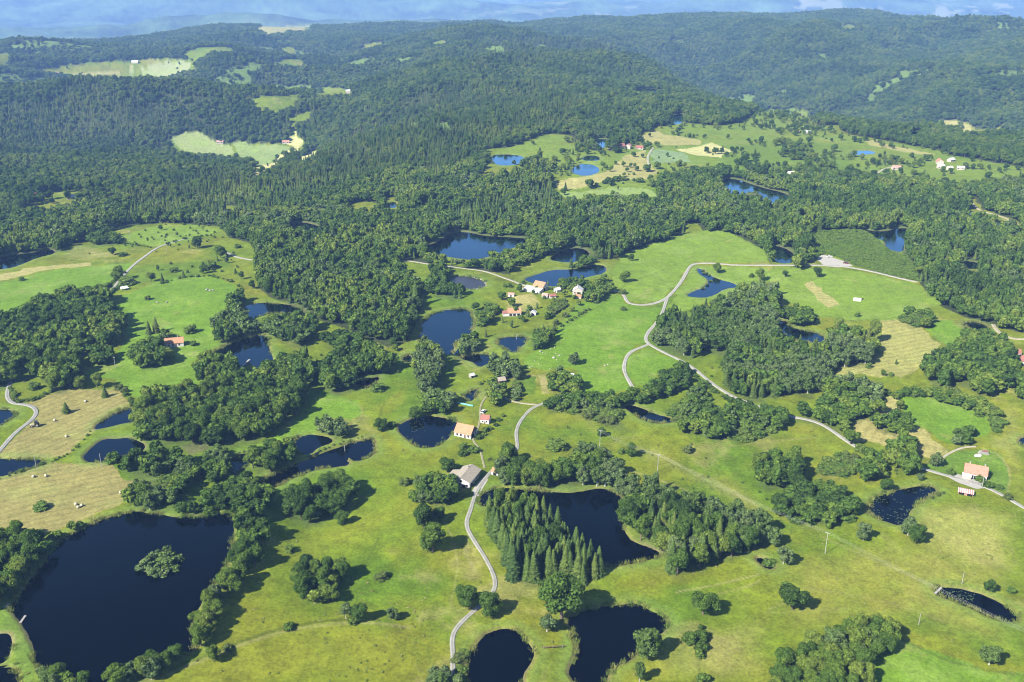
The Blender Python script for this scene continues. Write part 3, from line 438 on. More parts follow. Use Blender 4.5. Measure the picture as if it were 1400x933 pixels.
ROWS = [
 ('hedge line across the upper left rise', 3.5, 2.4, 'U', [(160,332),(182,335),(205,339)]),
 ('hedge beside the upper left lane', 3.0, 2.2, 'U', [(228,334),(245,329),(258,326),(282,323)]),
 ('bushy line across the green slope', 4.0, 2.4, 'U', [(222,388),(245,381),(262,379),(285,378),(305,382),(322,388)]),
 ('bushes along the lane above the dark wood', 4.0, 4.0, 'U', [(132,402),(145,394),(158,384),(170,374)]),
 ('bushes beside the caravan', 3.5, 3.2, 'U', [(150,402),(160,396),(172,388),(182,384)]),
 ('hedge round the lane bend', 2.6, 2.6, 'U', [(16,532),(18,545),(26,550),(45,548),(62,540),(75,534),(95,531)]),
 ('bank line below the hay field', 3.2, 1.2, 'U', [(126,590),(110,607),(92,622),(70,632)]),
 ('hedge at the right tip of the hay field', 3.0, 3.4, 'U', [(158,530),(170,536),(178,546),(180,556)]),
 ('grassy dam of the long pond', 3.0, 1.2, 'U', [(425,624),(450,612),(475,603),(500,596)]),
 ('bushes round the red roofed cottage', 4.0, 2.6, 'U', [(655,600),(665,590),(676,582),(688,570)]),
 ('hedge below the bright pasture', 4.0, 2.0, 'U', [(750,462),(762,450),(775,442),(790,432),(805,424)]),
 ('bushes between the two upper fields', 4.5, 5.0, 'B', [(808,258),(825,252),(840,248),(858,247),(875,250),(892,256)]),
 ('waterside bushes along the forest pond dam', 3.6, 5.0, 'P', [(585,350),(605,357),(640,362),(668,360),(690,352)]),
 ('trees along the lane under the forest edge', 5.0, 8.0, 'B', [(700,366),(715,362),(735,354),(752,346),(770,339)]),
 ('bushes along the farm lane bank', 4.0, 3.0, 'U', [(690,392),(705,394),(715,388)]),
 ('bushes round the forked pond', 6.0, 2.6, 'P', [(960,372),(975,382),(968,392),(955,398)]),
 ('bushes beside the lane through the birch wood', 6.0, 3.2, 'U', [(935,502),(955,520),(975,535),(1005,552),(1030,560)]),
 ('bushes on the weedy pond bank', 4.5, 2.0, 'U', [(1190,684),(1203,675),(1215,671)]),
 ('bushes on the right bank of the weedy pond', 4.5, 2.0, 'U', [(1274,682),(1283,678),(1290,676)]),
 ('bushes at the left wedge pond', 3.0, 3.4, 'U', [(185,556),(190,572),(192,585),(200,600)]),
 ('bushes along the lower bank of the blue straight pond', 4.0, 1.6, 'U', [(0,655),(20,648),(40,643),(58,636)]),
 ('wild growth along the forest stream', 3.2, 3.0, 'U', [(575,410),(562,425),(555,445),(560,458)]),
]
SCATTERS = [
 ('trees of the far open meadows', 'B', 8, 11.5, OPEN_UP),
 ('trees around the far right hamlet', 'B', 9, 11, [(1160,232),(1195,225),(1230,212),(1255,215),(1280,212),(1320,222),(1330,236),(1290,240),(1250,238),(1225,240),(1190,243)]),
 ('dark belt through the far meadows', 'B', 9.5, 9, [(1000,212),(1060,196),(1110,190),(1160,205),(1165,225),(1110,232),(1060,240),(1010,232)]),
 ('wooded rim of the far left pond', 'B', 10, 7.5, [(668,228),(700,232),(740,215),(780,205),(800,205),(790,222),(765,240),(720,232)]),
 ('scattered growth of the upper valley', 'B', 9, 14, VALLEY_TAN), ('scattered growth of the far left clearing', 'B', 9, 34, FARF[4]), ('scattered trees of the lone far clearing', 'B', 9, 12, FARF[13]), ('trees of the far left hamlet', 'B', 11, 9, FARF[14]),
 ('scattered bushes of the upper left meadow', 'U', 6, 10, [(105,335),(160,312),(230,303),(295,306),(340,330),(348,390),(320,400),(285,372),(240,372),(215,352),(160,348),(110,345)]),
 ('rough growth between the ponds', 'B', 7, 8, [(430,470),(560,470),(575,495),(560,530),(545,520),(540,492),(515,470)]),
 ('wet ground bushes beside the half shaded pond', 'U', 6, 7, [(415,430),(445,440),(445,470),(500,500),(480,470),(430,500),(380,500),(372,470),(430,468)]),
 ('scattered bushes along the valley bottom', 'U', 5, 8, [(560,545),(620,505),(690,500),(705,545),(660,560),(625,565),(580,570)]),
 ('scattered growth around the old farm', 'B', 6, 13, [(650,405),(700,385),(830,380),(840,400),(800,418),(750,440),(700,450),(650,450)]),
 ('rough bushes below the curved hedge', 'U', 5, 8, [(1180,610),(1250,600),(1290,640),(1250,655),(1190,640)]),
 ('weedy growth at the birch wood foot', 'U', 4.5, 7, [(945,490),(985,480),(990,520),(1060,545),(1120,545),(1060,560),(1000,560),(960,520)]),
 ('growth along the middle pasture bushes', 'U', 3.0, 14, [(720,560),(870,590),(1050,600),(1180,640),(1180,700),(1100,720),(900,650),(760,640)]),
]

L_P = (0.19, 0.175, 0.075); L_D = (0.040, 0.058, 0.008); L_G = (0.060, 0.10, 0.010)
LINES = [
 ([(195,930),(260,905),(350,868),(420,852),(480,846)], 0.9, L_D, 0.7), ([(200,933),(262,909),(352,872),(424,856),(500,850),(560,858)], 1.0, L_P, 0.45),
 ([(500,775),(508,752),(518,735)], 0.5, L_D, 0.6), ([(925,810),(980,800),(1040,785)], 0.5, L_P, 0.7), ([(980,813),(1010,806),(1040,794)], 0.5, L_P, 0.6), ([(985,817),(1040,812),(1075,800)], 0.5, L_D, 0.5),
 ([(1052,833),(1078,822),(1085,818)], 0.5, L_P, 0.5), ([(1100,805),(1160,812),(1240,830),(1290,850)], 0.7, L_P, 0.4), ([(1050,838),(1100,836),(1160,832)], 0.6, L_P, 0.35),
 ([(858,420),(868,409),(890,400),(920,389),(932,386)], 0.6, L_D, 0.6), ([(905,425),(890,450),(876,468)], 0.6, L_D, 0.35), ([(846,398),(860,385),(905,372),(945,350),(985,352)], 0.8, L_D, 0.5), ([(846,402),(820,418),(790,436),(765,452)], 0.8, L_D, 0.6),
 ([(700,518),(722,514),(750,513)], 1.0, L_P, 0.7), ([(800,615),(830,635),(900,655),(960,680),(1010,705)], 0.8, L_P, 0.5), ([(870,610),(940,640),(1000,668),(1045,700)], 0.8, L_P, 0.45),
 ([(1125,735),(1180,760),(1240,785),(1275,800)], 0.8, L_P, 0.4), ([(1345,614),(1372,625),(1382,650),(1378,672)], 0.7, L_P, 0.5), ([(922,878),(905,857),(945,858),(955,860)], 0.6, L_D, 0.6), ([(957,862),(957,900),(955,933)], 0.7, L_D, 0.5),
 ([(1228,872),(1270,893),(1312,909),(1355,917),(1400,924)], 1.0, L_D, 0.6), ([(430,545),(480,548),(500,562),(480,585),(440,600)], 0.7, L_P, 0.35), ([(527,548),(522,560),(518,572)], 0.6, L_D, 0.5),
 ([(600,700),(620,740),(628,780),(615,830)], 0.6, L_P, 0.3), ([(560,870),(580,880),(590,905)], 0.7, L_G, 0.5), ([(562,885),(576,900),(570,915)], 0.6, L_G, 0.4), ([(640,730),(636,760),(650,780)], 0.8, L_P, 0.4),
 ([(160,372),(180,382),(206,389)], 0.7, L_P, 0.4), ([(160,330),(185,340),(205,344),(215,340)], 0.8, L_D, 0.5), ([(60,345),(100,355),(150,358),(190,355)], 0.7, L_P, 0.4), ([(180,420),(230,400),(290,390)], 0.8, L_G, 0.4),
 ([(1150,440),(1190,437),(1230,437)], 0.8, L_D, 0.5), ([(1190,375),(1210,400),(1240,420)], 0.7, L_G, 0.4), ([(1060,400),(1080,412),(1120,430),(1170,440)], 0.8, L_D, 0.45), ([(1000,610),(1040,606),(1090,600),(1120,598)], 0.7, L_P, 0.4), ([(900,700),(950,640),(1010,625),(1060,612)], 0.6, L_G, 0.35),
]


# ------------------------------------------------------------------ properties, names
def tag(o, label=None, cat=None, group=None, kind=None):
    if label: o['label'] = label
    if cat: o['category'] = cat
    if group: o['group'] = group
    if kind: o['kind'] = kind
    return o

def link(o, parent=None):
    COL.objects.link(o)
    if parent is not None: o.parent = parent
    return o

def empty(name, loc, rz=0.0):
    o = bpy.data.objects.new(name, None)
    o.location = loc; o.rotation_euler = (0, 0, rz); o.empty_display_size = 0.5
    return link(o)

def np_mesh(name, verts, faces, mat=None, smooth=False):
    """faces: int array (n,4) or (n,3)"""
    verts = np.ascontiguousarray(verts, np.float32); faces = np.ascontiguousarray(faces, np.int32)
    me = bpy.data.meshes.new(name)
    n, k = faces.shape
    me.vertices.add(len(verts)); me.vertices.foreach_set('co', verts.ravel())
    me.loops.add(n * k); me.loops.foreach_set('vertex_index', faces.ravel())
    me.polygons.add(n)
    me.polygons.foreach_set('loop_start', np.arange(0, n * k, k, dtype=np.int32))
    me.polygons.foreach_set('use_smooth', np.full(n, smooth))
    me.update(calc_edges=True)
    if mat: me.materials.append(mat)
    return me

class MB:
    """collects shapes into one mesh"""
    def __init__(self): self.bm = bmesh.new()
    def box(self, c, s, rz=0.0, rx=0.0, ry=0.0, bevel=0.0):
        m = Matrix.Translation(c) @ Matrix.Rotation(rz, 4, 'Z') @ Matrix.Rotation(ry, 4, 'Y') @ Matrix.Rotation(rx, 4, 'X') @ Matrix.Diagonal((*s, 1))
        r = bmesh.ops.create_cube(self.bm, size=1.0, matrix=m)
        if bevel:
            es = list({e for v in r['verts'] for e in v.link_edges})
            bmesh.ops.bevel(self.bm, geom=es, offset=bevel, segments=2, affect='EDGES', profile=0.5)
        return self
    def cyl(self, p0, p1, r0, r1=None, seg=10):
        p0 = Vector(p0); p1 = Vector(p1); d = p1 - p0
        m = Matrix.Translation((p0 + p1) / 2) @ d.to_track_quat('Z', 'Y').to_matrix().to_4x4()
        bmesh.ops.create_cone(self.bm, cap_ends=True, segments=seg, radius1=r0, radius2=r0 if r1 is None else r1, depth=d.length, matrix=m)
        return self
    def poly(self, verts, faces):
        vs = [self.bm.verts.new(v) for v in verts]
        for f in faces: self.bm.faces.new([vs[i] for i in f])
        return self
    def ico(self, c, s, sub=2, jit=0.0, seed=0):
        m = Matrix.Translation(c) @ Matrix.Diagonal((*s, 1))
        r = bmesh.ops.create_icosphere(self.bm, subdivisions=sub, radius=1.0, matrix=m)
        rr = random.Random(seed)
        for v in r['verts']:
            d = (v.co - Vector(c)); v.co = Vector(c) + d * (1 + jit * (rr.random() * 2 - 1))
        return self
    def build(self, name, mat, parent=None, smooth=False):
        bmesh.ops.recalc_face_normals(self.bm, faces=self.bm.faces)
        me = bpy.data.meshes.new(name); self.bm.to_mesh(me); self.bm.free()
        if mat: me.materials.append(mat)
        if smooth:
            for p in me.polygons: p.use_smooth = True
        return link(bpy.data.objects.new(name, me), parent)

# ------------------------------------------------------------------ materials
def mat_new(name):
    m = bpy.data.materials.new(name); m.use_nodes = True
    nt = m.node_tree; nt.nodes.clear()
    out = nt.nodes.new('ShaderNodeOutputMaterial')
    return m, nt, out

def N(nt, t, **kw):
    n = nt.nodes.new(t)
    for k, v in kw.items():
        if k == 'inp':
            for a, b in v.items(): n.inputs[a].default_value = b
        else: setattr(n, k, v)
    return n

def ramp(nt, stops):
    n = nt.nodes.new('ShaderNodeValToRGB')
    e = n.color_ramp.elements
    while len(e) < len(stops): e.new(0.5)
    for el, (p, c) in zip(e, stops): el.position = p; el.color = (*c, 1)
    return n

def simple(name, color, rough=0.8, var=0.15, scale=2.0, spec=0.3, bump=0.0, metal=0.0):
    m, nt, out = mat_new(name)
    b = N(nt, 'ShaderNodeBsdfPrincipled', inp={'Roughness': rough, 'Metallic': metal, 'Specular IOR Level': spec})
    tc = N(nt, 'ShaderNodeTexCoord')
    no = N(nt, 'ShaderNodeTexNoise', inp={'Scale': scale, 'Detail': 5.0, 'Roughness': 0.65})
    nt.links.new(tc.outputs['Object'], no.inputs['Vector'])
    lo = [max(0, c * (1 - var)) for c in color]; hi = [min(1, c * (1 + var)) for c in color]
    rp = ramp(nt, [(0.3, lo), (0.7, hi)])
    nt.links.new(no.outputs['Fac'], rp.inputs[0]); nt.links.new(rp.outputs[0], b.inputs['Base Color'])
    if bump:
        bp = N(nt, 'ShaderNodeBump', inp={'Strength': bump, 'Distance': 0.1})
        nt.links.new(no.outputs['Fac'], bp.inputs['Height']); nt.links.new(bp.outputs[0], b.inputs['Normal'])
    nt.links.new(b.outputs[0], out.inputs[0])
    return m

def stripes(name, ca, cb, scale, axis='X', rough=0.7):
    m, nt, out = mat_new(name)
    b = N(nt, 'ShaderNodeBsdfPrincipled', inp={'Roughness': rough, 'Specular IOR Level': 0.2})
    tc = N(nt, 'ShaderNodeTexCoord')
    w = N(nt, 'ShaderNodeTexWave', wave_type='BANDS', bands_direction=axis, inp={'Scale': scale, 'Distortion': 0.4, 'Detail': 2.0})
    no = N(nt, 'ShaderNodeTexNoise', inp={'Scale': 0.9, 'Detail': 5.0})
    nt.links.new(tc.outputs['Object'], w.inputs['Vector']); nt.links.new(tc.outputs['Object'], no.inputs['Vector'])
    rp = ramp(nt, [(0.35, ca), (0.65, cb)])
    nt.links.new(w.outputs['Fac'], rp.inputs[0])
    mx = N(nt, 'ShaderNodeMix', data_type='RGBA', blend_type='MULTIPLY', inp={0: 0.6})
    r2 = ramp(nt, [(0.3, (0.6, 0.6, 0.6)), (0.7, (1, 1, 1))])
    nt.links.new(no.outputs['Fac'], r2.inputs[0])
    nt.links.new(rp.outputs[0], mx.inputs[6]); nt.links.new(r2.outputs[0], mx.inputs[7])
    nt.links.new(mx.outputs[2], b.inputs['Base Color']); nt.links.new(b.outputs[0], out.inputs[0])
    return m

def foliage(name, cols, transl=0.22):
    """per-plant tint from the object's random, per-clump tint from the island's random"""
    m, nt, out = mat_new(name)
    oi = N(nt, 'ShaderNodeObjectInfo'); ge = N(nt, 'ShaderNodeNewGeometry')
    rp = ramp(nt, [(i / (len(cols) - 1), c) for i, c in enumerate(cols)])
    no = N(nt, 'ShaderNodeTexNoise', inp={'Scale': 0.011, 'Detail': 3.0, 'Roughness': 0.6})
    nt.links.new(oi.outputs['Location'], no.inputs['Vector'])
    st = N(nt, 'ShaderNodeMapRange', inp={'From Min': 0.34, 'From Max': 0.66, 'To Min': -0.42, 'To Max': 0.42})
    nt.links.new(no.outputs['Fac'], st.inputs['Value'])
    r0 = N(nt, 'ShaderNodeMapRange', inp={'To Min': 0.10, 'To Max': 0.90}); nt.links.new(oi.outputs['Random'], r0.inputs['Value'])
    ad = N(nt, 'ShaderNodeMath', operation='ADD', use_clamp=True)
    nt.links.new(r0.outputs[0], ad.inputs[0]); nt.links.new(st.outputs[0], ad.inputs[1])
    nt.links.new(ad.outputs[0], rp.inputs[0])
    mr = N(nt, 'ShaderNodeMapRange', inp={'To Min': 0.58, 'To Max': 1.5})
    nt.links.new(ge.outputs['Random Per Island'], mr.inputs['Value'])
    mu = N(nt, 'ShaderNodeVectorMath', operation='SCALE')
    nt.links.new(rp.outputs[0], mu.inputs[0]); nt.links.new(mr.outputs[0], mu.inputs['Scale'])
    d = N(nt, 'ShaderNodeBsdfDiffuse'); t = N(nt, 'ShaderNodeBsdfTranslucent')
    nt.links.new(mu.outputs[0], d.inputs['Color'])
    mt = N(nt, 'ShaderNodeVectorMath', operation='MULTIPLY'); mt.inputs[1].default_value = (1.25, 1.25, 0.6)
    nt.links.new(mu.outputs[0], mt.inputs[0]); nt.links.new(mt.outputs[0], t.inputs['Color'])
    mx = N(nt, 'ShaderNodeMixShader', inp={0: transl})
    nt.links.new(d.outputs[0], mx.inputs[1]); nt.links.new(t.outputs[0], mx.inputs[2])
    nt.links.new(mx.outputs[0], out.inputs[0])
    return m

def ground_mat(name, hay_angle=None):
    m, nt, out = mat_new(name)
    b = N(nt, 'ShaderNodeBsdfPrincipled', inp={'Roughness': 0.95, 'Specular IOR Level': 0.08})
    at = N(nt, 'ShaderNodeAttribute', attribute_name='land')
    tc = N(nt, 'ShaderNodeTexCoord')
    n1 = N(nt, 'ShaderNodeTexNoise', inp={'Scale': 0.7, 'Detail': 6.0, 'Roughness': 0.78})
    n2 = N(nt, 'ShaderNodeTexNoise', inp={'Scale': 0.16, 'Detail': 5.0, 'Roughness': 0.7, 'Distortion': 0.6})
    for n in (n1, n2): nt.links.new(tc.outputs['Object'], n.inputs['Vector'])
    a1 = N(nt, 'ShaderNodeMapRange', inp={'From Min': 0.34, 'From Max': 0.66, 'To Min': 0.66, 'To Max': 1.34})
    a2 = N(nt, 'ShaderNodeMapRange', inp={'From Min': 0.3, 'From Max': 0.7, 'To Min': 0.76, 'To Max': 1.24})
    nt.links.new(n1.outputs['Fac'], a1.inputs['Value']); nt.links.new(n2.outputs['Fac'], a2.inputs['Value'])
    mu = N(nt, 'ShaderNodeMath', operation='MULTIPLY')
    nt.links.new(a1.outputs[0], mu.inputs[0]); nt.links.new(a2.outputs[0], mu.inputs[1])
    last = mu.outputs[0]
    if hay_angle is not None:
        mp = N(nt, 'ShaderNodeMapping'); mp.inputs['Rotation'].default_value = (0, 0, hay_angle)
        nt.links.new(tc.outputs['Object'], mp.inputs['Vector'])
        w = N(nt, 'ShaderNodeTexWave', wave_type='BANDS', bands_direction='X', inp={'Scale': 0.06, 'Distortion': 16.0, 'Detail': 3.0, 'Detail Scale': 0.12, 'Detail Roughness': 0.55})
        nt.links.new(mp.outputs[0], w.inputs['Vector'])
        a3 = N(nt, 'ShaderNodeMapRange', inp={'From Min': 0.1, 'From Max': 0.5, 'To Min': 0.88, 'To Max': 1.03})
        nt.links.new(w.outputs['Fac'], a3.inputs['Value'])
        m3 = N(nt, 'ShaderNodeMath', operation='MULTIPLY')
        nt.links.new(last, m3.inputs[0]); nt.links.new(a3.outputs[0], m3.inputs[1]); last = m3.outputs[0]
    sc = N(nt, 'ShaderNodeVectorMath', operation='SCALE')
    nt.links.new(at.outputs['Color'], sc.inputs[0]); nt.links.new(last, sc.inputs['Scale'])
    nt.links.new(sc.outputs[0], b.inputs['Base Color'])
    bp = N(nt, 'ShaderNodeBump', inp={'Strength': 0.55, 'Distance': 0.5})
    nt.links.new(n1.outputs['Fac'], bp.inputs['Height']); nt.links.new(bp.outputs[0], b.inputs['Normal'])
    nt.links.new(b.outputs[0], out.inputs[0])
    return m

def water_mat(name, deep=(0.0003, 0.0006, 0.0014)):
    """peaty still water: dark when looked into, blue-tinted mirror of the sky at grazing angles"""
    m, nt, out = mat_new(name)
    d = N(nt, 'ShaderNodeBsdfDiffuse', inp={'Color': (*deep, 1)})
    g_ = N(nt, 'ShaderNodeBsdfGlossy', inp={'Color': (0.52, 0.80, 1.0, 1), 'Roughness': 0.05})  # blue put into the gloss colour to deepen the mirrored sky
    tc = N(nt, 'ShaderNodeTexCoord')
    n1 = N(nt, 'ShaderNodeTexNoise', inp={'Scale': 0.5, 'Detail': 4.0, 'Roughness': 0.6})
    n2 = N(nt, 'ShaderNodeTexNoise', inp={'Scale': 0.035, 'Detail': 4.0, 'Roughness': 0.55, 'Distortion': 1.0})
    nt.links.new(tc.outputs['Object'], n1.inputs['Vector']); nt.links.new(tc.outputs['Object'], n2.inputs['Vector'])
    bp = N(nt, 'ShaderNodeBump', inp={'Strength': 0.07, 'Distance': 0.2})
    nt.links.new(n1.outputs['Fac'], bp.inputs['Height'])
    fr = N(nt, 'ShaderNodeFresnel', inp={'IOR': 1.33})
    nt.links.new(bp.outputs[0], g_.inputs['Normal']); nt.links.new(bp.outputs[0], fr.inputs['Normal'])
    mr = N(nt, 'ShaderNodeMapRange', inp={'From Min': 0.045, 'From Max': 0.60, 'To Min': 0.012, 'To Max': 1.2})
    nt.links.new(fr.outputs[0], mr.inputs['Value'])
    rr = N(nt, 'ShaderNodeMapRange', inp={'From Min': 0.35, 'From Max': 0.7, 'To Min': 0.02, 'To Max': 0.22})   # wind-ruffled patches
    nt.links.new(n2.outputs['Fac'], rr.inputs['Value']); nt.links.new(rr.outputs[0], g_.inputs['Roughness'])
    mx = N(nt, 'ShaderNodeMixShader')
    nt.links.new(mr.outputs[0], mx.inputs[0]); nt.links.new(d.outputs[0], mx.inputs[1]); nt.links.new(g_.outputs[0], mx.inputs[2])
    nt.links.new(mx.outputs[0], out.inputs[0])
    return m

M = {}
M['ground'] = ground_mat('meadow_ground')
M['water'] = water_mat('pond_water')
M['mud'] = simple('wet_mud', (0.018, 0.016, 0.016), 0.35, 0.5, 0.4, 0.5)
M['bark'] = simple('bark', (0.10, 0.075, 0.055), 0.9, 0.3, 3.0, 0.1)
M['birchbark'] = simple('pale_bark', (0.30, 0.28, 0.25), 0.9, 0.4, 3.0, 0.1)
M['B'] = foliage('broadleaf_leaves', [(0.034, 0.062, 0.014), (0.046, 0.084, 0.016), (0.060, 0.104, 0.018), (0.084, 0.128, 0.020), (0.112, 0.150, 0.026)], 0.28)
M['S'] = foliage('spruce_needles', [(0.032, 0.056, 0.016), (0.044, 0.072, 0.018), (0.058, 0.086, 0.019), (0.080, 0.100, 0.022)], 0.12)
M['P'] = foliage('pale_leaves', [(0.056, 0.090, 0.022), (0.076, 0.116, 0.030), (0.068, 0.100, 0.036), (0.098, 0.134, 0.045)])
M['U'] = foliage('bush_leaves', [(0.044, 0.076, 0.014), (0.062, 0.104, 0.020), (0.085, 0.126, 0.024), (0.070, 0.092, 0.026)])
M['scrub'] = foliage('scrub_leaves', [(0.07, 0.12, 0.018), (0.09, 0.14, 0.022), (0.085, 0.12, 0.028)])
M['reed'] = foliage('reed_leaves', [(0.10, 0.15, 0.03), (0.15, 0.17, 0.04), (0.18, 0.18, 0.06)])
M['pad'] = simple('lily_pads', (0.028, 0.045, 0.014), 0.5, 0.3, 1.0, 0.4)
M['white'] = simple('white_render', (0.44, 0.425, 0.395), 0.85, 0.10, 0.6, 0.2)
M['cream'] = simple('cream_render', (0.34, 0.30, 0.245), 0.85, 0.12, 0.6, 0.2)
M['greyroof'] = stripes('grey_brown_tiles', (0.22, 0.19, 0.145), (0.28, 0.245, 0.19), 1.6, 'Y')
M['orange'] = stripes('orange_tiles', (0.29, 0.150, 0.080), (0.35, 0.19, 0.105), 1.6, 'Y')
M['red'] = stripes('red_tiles', (0.20, 0.080, 0.062), (0.26, 0.108, 0.085), 1.6, 'Y')
M['salmon'] = stripes('salmon_tiles', (0.32, 0.140, 0.095), (0.38, 0.18, 0.125), 1.6, 'Y')
M['pink'] = stripes('faded_pink_tiles', (0.33, 0.18, 0.15), (0.40, 0.23, 0.19), 1.6, 'Y')
M['metalroof'] = stripes('pale_metal_sheets', (0.38, 0.38, 0.37), (0.45, 0.45, 0.43), 1.2, 'X', 0.5)
M['whiteroof'] = stripes('pale_slates', (0.50, 0.47, 0.42), (0.58, 0.55, 0.49), 1.2, 'Y')
M['striped'] = stripes('red_and_white_sheets', (0.33, 0.13, 0.11), (0.46, 0.40, 0.37), 0.3, 'X')
M['wood'] = simple('dark_boards', (0.10, 0.065, 0.045), 0.85, 0.3, 2.0, 0.2)
M['greywood'] = simple('weathered_boards', (0.22, 0.205, 0.18), 0.85, 0.25, 2.0, 0.2)
M['glass'] = simple('window_glass', (0.02, 0.025, 0.03), 0.1, 0.1, 1.0, 0.6)
M['dark'] = simple('dark_opening', (0.012, 0.011, 0.010), 0.9, 0.2, 1.0, 0.1)
M['stone'] = simple('pale_stone', (0.22, 0.21, 0.18), 0.9, 0.25, 1.0, 0.2, 0.4)
M['gravel'] = simple('gravel', (0.25, 0.235, 0.205), 0.95, 0.15, 0.6, 0.1, 0.3)
M['tarp'] = simple('white_tarpaulin', (0.60, 0.60, 0.59), 0.5, 0.08, 0.8, 0.3)
M['hay'] = simple('hay', (0.46, 0.39, 0.19), 0.95, 0.25, 4.0, 0.1, 0.4)
M['wrap'] = simple('bale_wrap', (0.33, 0.30, 0.20), 0.6, 0.12, 2.0, 0.3)
M['carred'] = simple('dark_red_paint', (0.10, 0.02, 0.02), 0.35, 0.05, 1.0, 0.5)
M['carblack'] = simple('black_paint', (0.015, 0.016, 0.02), 0.35, 0.05, 1.0, 0.5)
M['tyre'] = simple('tyre_rubber', (0.02, 0.02, 0.02), 0.9, 0.1, 1.0, 0.2)
M['hide'] = simple('dark_hide', (0.025, 0.02, 0.016), 0.8, 0.3, 2.0, 0.2)
M['galv'] = simple('galvanised_wire', (0.35, 0.36, 0.32), 0.5, 0.05, 1.0, 0.4)
M['teal'] = simple('teal_sheeting', (0.12, 0.32, 0.28), 0.6, 0.15, 1.0, 0.3)
M['islet'] = simple('islet_earth', (0.075, 0.085, 0.025), 0.95, 0.4, 0.6, 0.1, 0.4)
M['concrete'] = simple('pale_concrete', (0.25, 0.245, 0.225), 0.9, 0.15, 1.5, 0.2)

def road_mat(name):
    m, nt, out = mat_new(name)
    b = N(nt, 'ShaderNodeBsdfPrincipled', inp={'Roughness': 0.9, 'Specular IOR Level': 0.15})
    at = N(nt, 'ShaderNodeAttribute', attribute_name='land')
    tc = N(nt, 'ShaderNodeTexCoord')
    n1 = N(nt, 'ShaderNodeTexNoise', inp={'Scale': 0.35, 'Detail': 6.0, 'Roughness': 0.7})
    nt.links.new(tc.outputs['Object'], n1.inputs['Vector'])
    a1 = N(nt, 'ShaderNodeMapRange', inp={'From Min': 0.3, 'From Max': 0.7, 'To Min': 0.78, 'To Max': 1.18})
    nt.links.new(n1.outputs['Fac'], a1.inputs['Value'])
    sc = N(nt, 'ShaderNodeVectorMath', operation='SCALE')
    nt.links.new(at.outputs['Color'], sc.inputs[0]); nt.links.new(a1.outputs[0], sc.inputs['Scale'])
    nt.links.new(sc.outputs[0], b.inputs['Base Color']); nt.links.new(b.outputs[0], out.inputs[0])
    return m
M['road'] = road_mat('lane_surface')

# ------------------------------------------------------------------ ponds: level and outline in metres
PW = []      # (name, label, polygon, level)
for nm, lab, poly in PONDS:
    c = np.mean(poly, 0)
    cx_, cy_ = march(c[:1], c[1:], base)
    z0 = float(base(cx_, cy_)[0])
    if (nm, lab[:4]) and c[1] > 500: z0 = float(np.round(z0, 2))
    p = chaikin(densify(poly, 14 if c[1] > 300 else 40), 1)
    wx, wy = flat(p[:, 0], p[:, 1], z0)
    q = np.stack([wx, wy], 1)
    if np.hypot(*q.mean(0)) < 800:       # uneven, trampled shoreline
        q = densify(q, 2.2)
        q = q + 0.9 * np.stack([fbm(q[:, 0] / 5, q[:, 1] / 5, 3, 401), fbm(q[:, 0] / 5, q[:, 1] / 5, 3, 402)], 1)
    PW.append((nm, lab, q, z0))

# ------------------------------------------------------------------ land grid: rings round the view point
def radii():
    r = [30.0, 90.0, 160.0, 220.0, 260.0]
    while r[-1] < 27000:
        q = r[-1]
        k = 0.0030 if q < 1300 else 0.0030 + 0.0045 * min(1, (q - 1300) / 2500)
        r.append(q * (1 + k))
    return np.array(r)
RR = radii()
TH = np.concatenate([np.radians(np.linspace(-180, -36, 37)[:-1]), np.radians(np.linspace(-36, -31, 40)[:-1]), np.radians(np.linspace(-31, 31, 1180)), np.radians(np.linspace(31, 36, 40)[1:]), np.radians(np.linspace(36, 180, 37)[1:])])
NR, NT = len(RR), len(TH)
GX = (RR[:, None] * np.sin(TH)[None, :]); GY = (RR[:, None] * np.cos(TH)[None, :])
GZ = base(GX.ravel(), GY.ravel()).reshape(NR, NT)

# shores: each pond sets its own level into the land
pond_sd = np.full(GX.shape, 1e6)
wsum = np.zeros(GX.shape); zsum = np.zeros(GX.shape); wmax = np.zeros(GX.shape)
for nm, lab, poly, z0 in PW:
    d0 = np.hypot(*poly.mean(0)); reach = 38.0 if d0 < 900 else 60.0
    lo = poly.min(0) - reach; hi = poly.max(0) + reach
    m = (GX > lo[0]) & (GX < hi[0]) & (GY > lo[1]) & (GY < hi[1])
    x, y = GX[m], GY[m]
    d = edge_dist(x, y, poly)
    sd = np.where(inside(x, y, poly), -d, d)
    pond_sd[m] = np.minimum(pond_sd[m], sd)
    w = np.clip(1 - np.maximum(sd, 0) / reach, 0, 1); w = w * w * (3 - 2 * w)
    ww = (w / (np.maximum(sd, 0.0) + 1.0)) ** 2
    cell = 0.0032 * d0
    zt = z0 + np.where(sd < 0, np.maximum(sd * 0.8 - 0.02, -2.2), np.minimum(sd * 0.4 + 0.03, 0.7))
    zsum[m] += ww * zt; wsum[m] += ww; wmax[m] = np.maximum(wmax[m], w)
ok = wsum > 1e-9
GZ = np.where(ok, GZ * (1 - wmax) + wmax * np.where(ok, zsum / np.maximum(wsum, 1e-9), 0), GZ)

def hz(x, y):
    x = np.asarray(x, float); y = np.asarray(y, float)
    r = np.hypot(x, y); t = np.arctan2(x, y)
    i = np.clip(np.searchsorted(RR, r) - 1, 0, NR - 2); j = np.clip(np.searchsorted(TH, t) - 1, 0, NT - 2)
    fr = np.clip((r - RR[i]) / (RR[i + 1] - RR[i]), 0, 1); ft = np.clip((t - TH[j]) / (TH[j + 1] - TH[j]), 0, 1)
    return (GZ[i, j] * (1 - fr) + GZ[i + 1, j] * fr) * (1 - ft) + (GZ[i, j + 1] * (1 - fr) + GZ[i + 1, j + 1] * fr) * ft

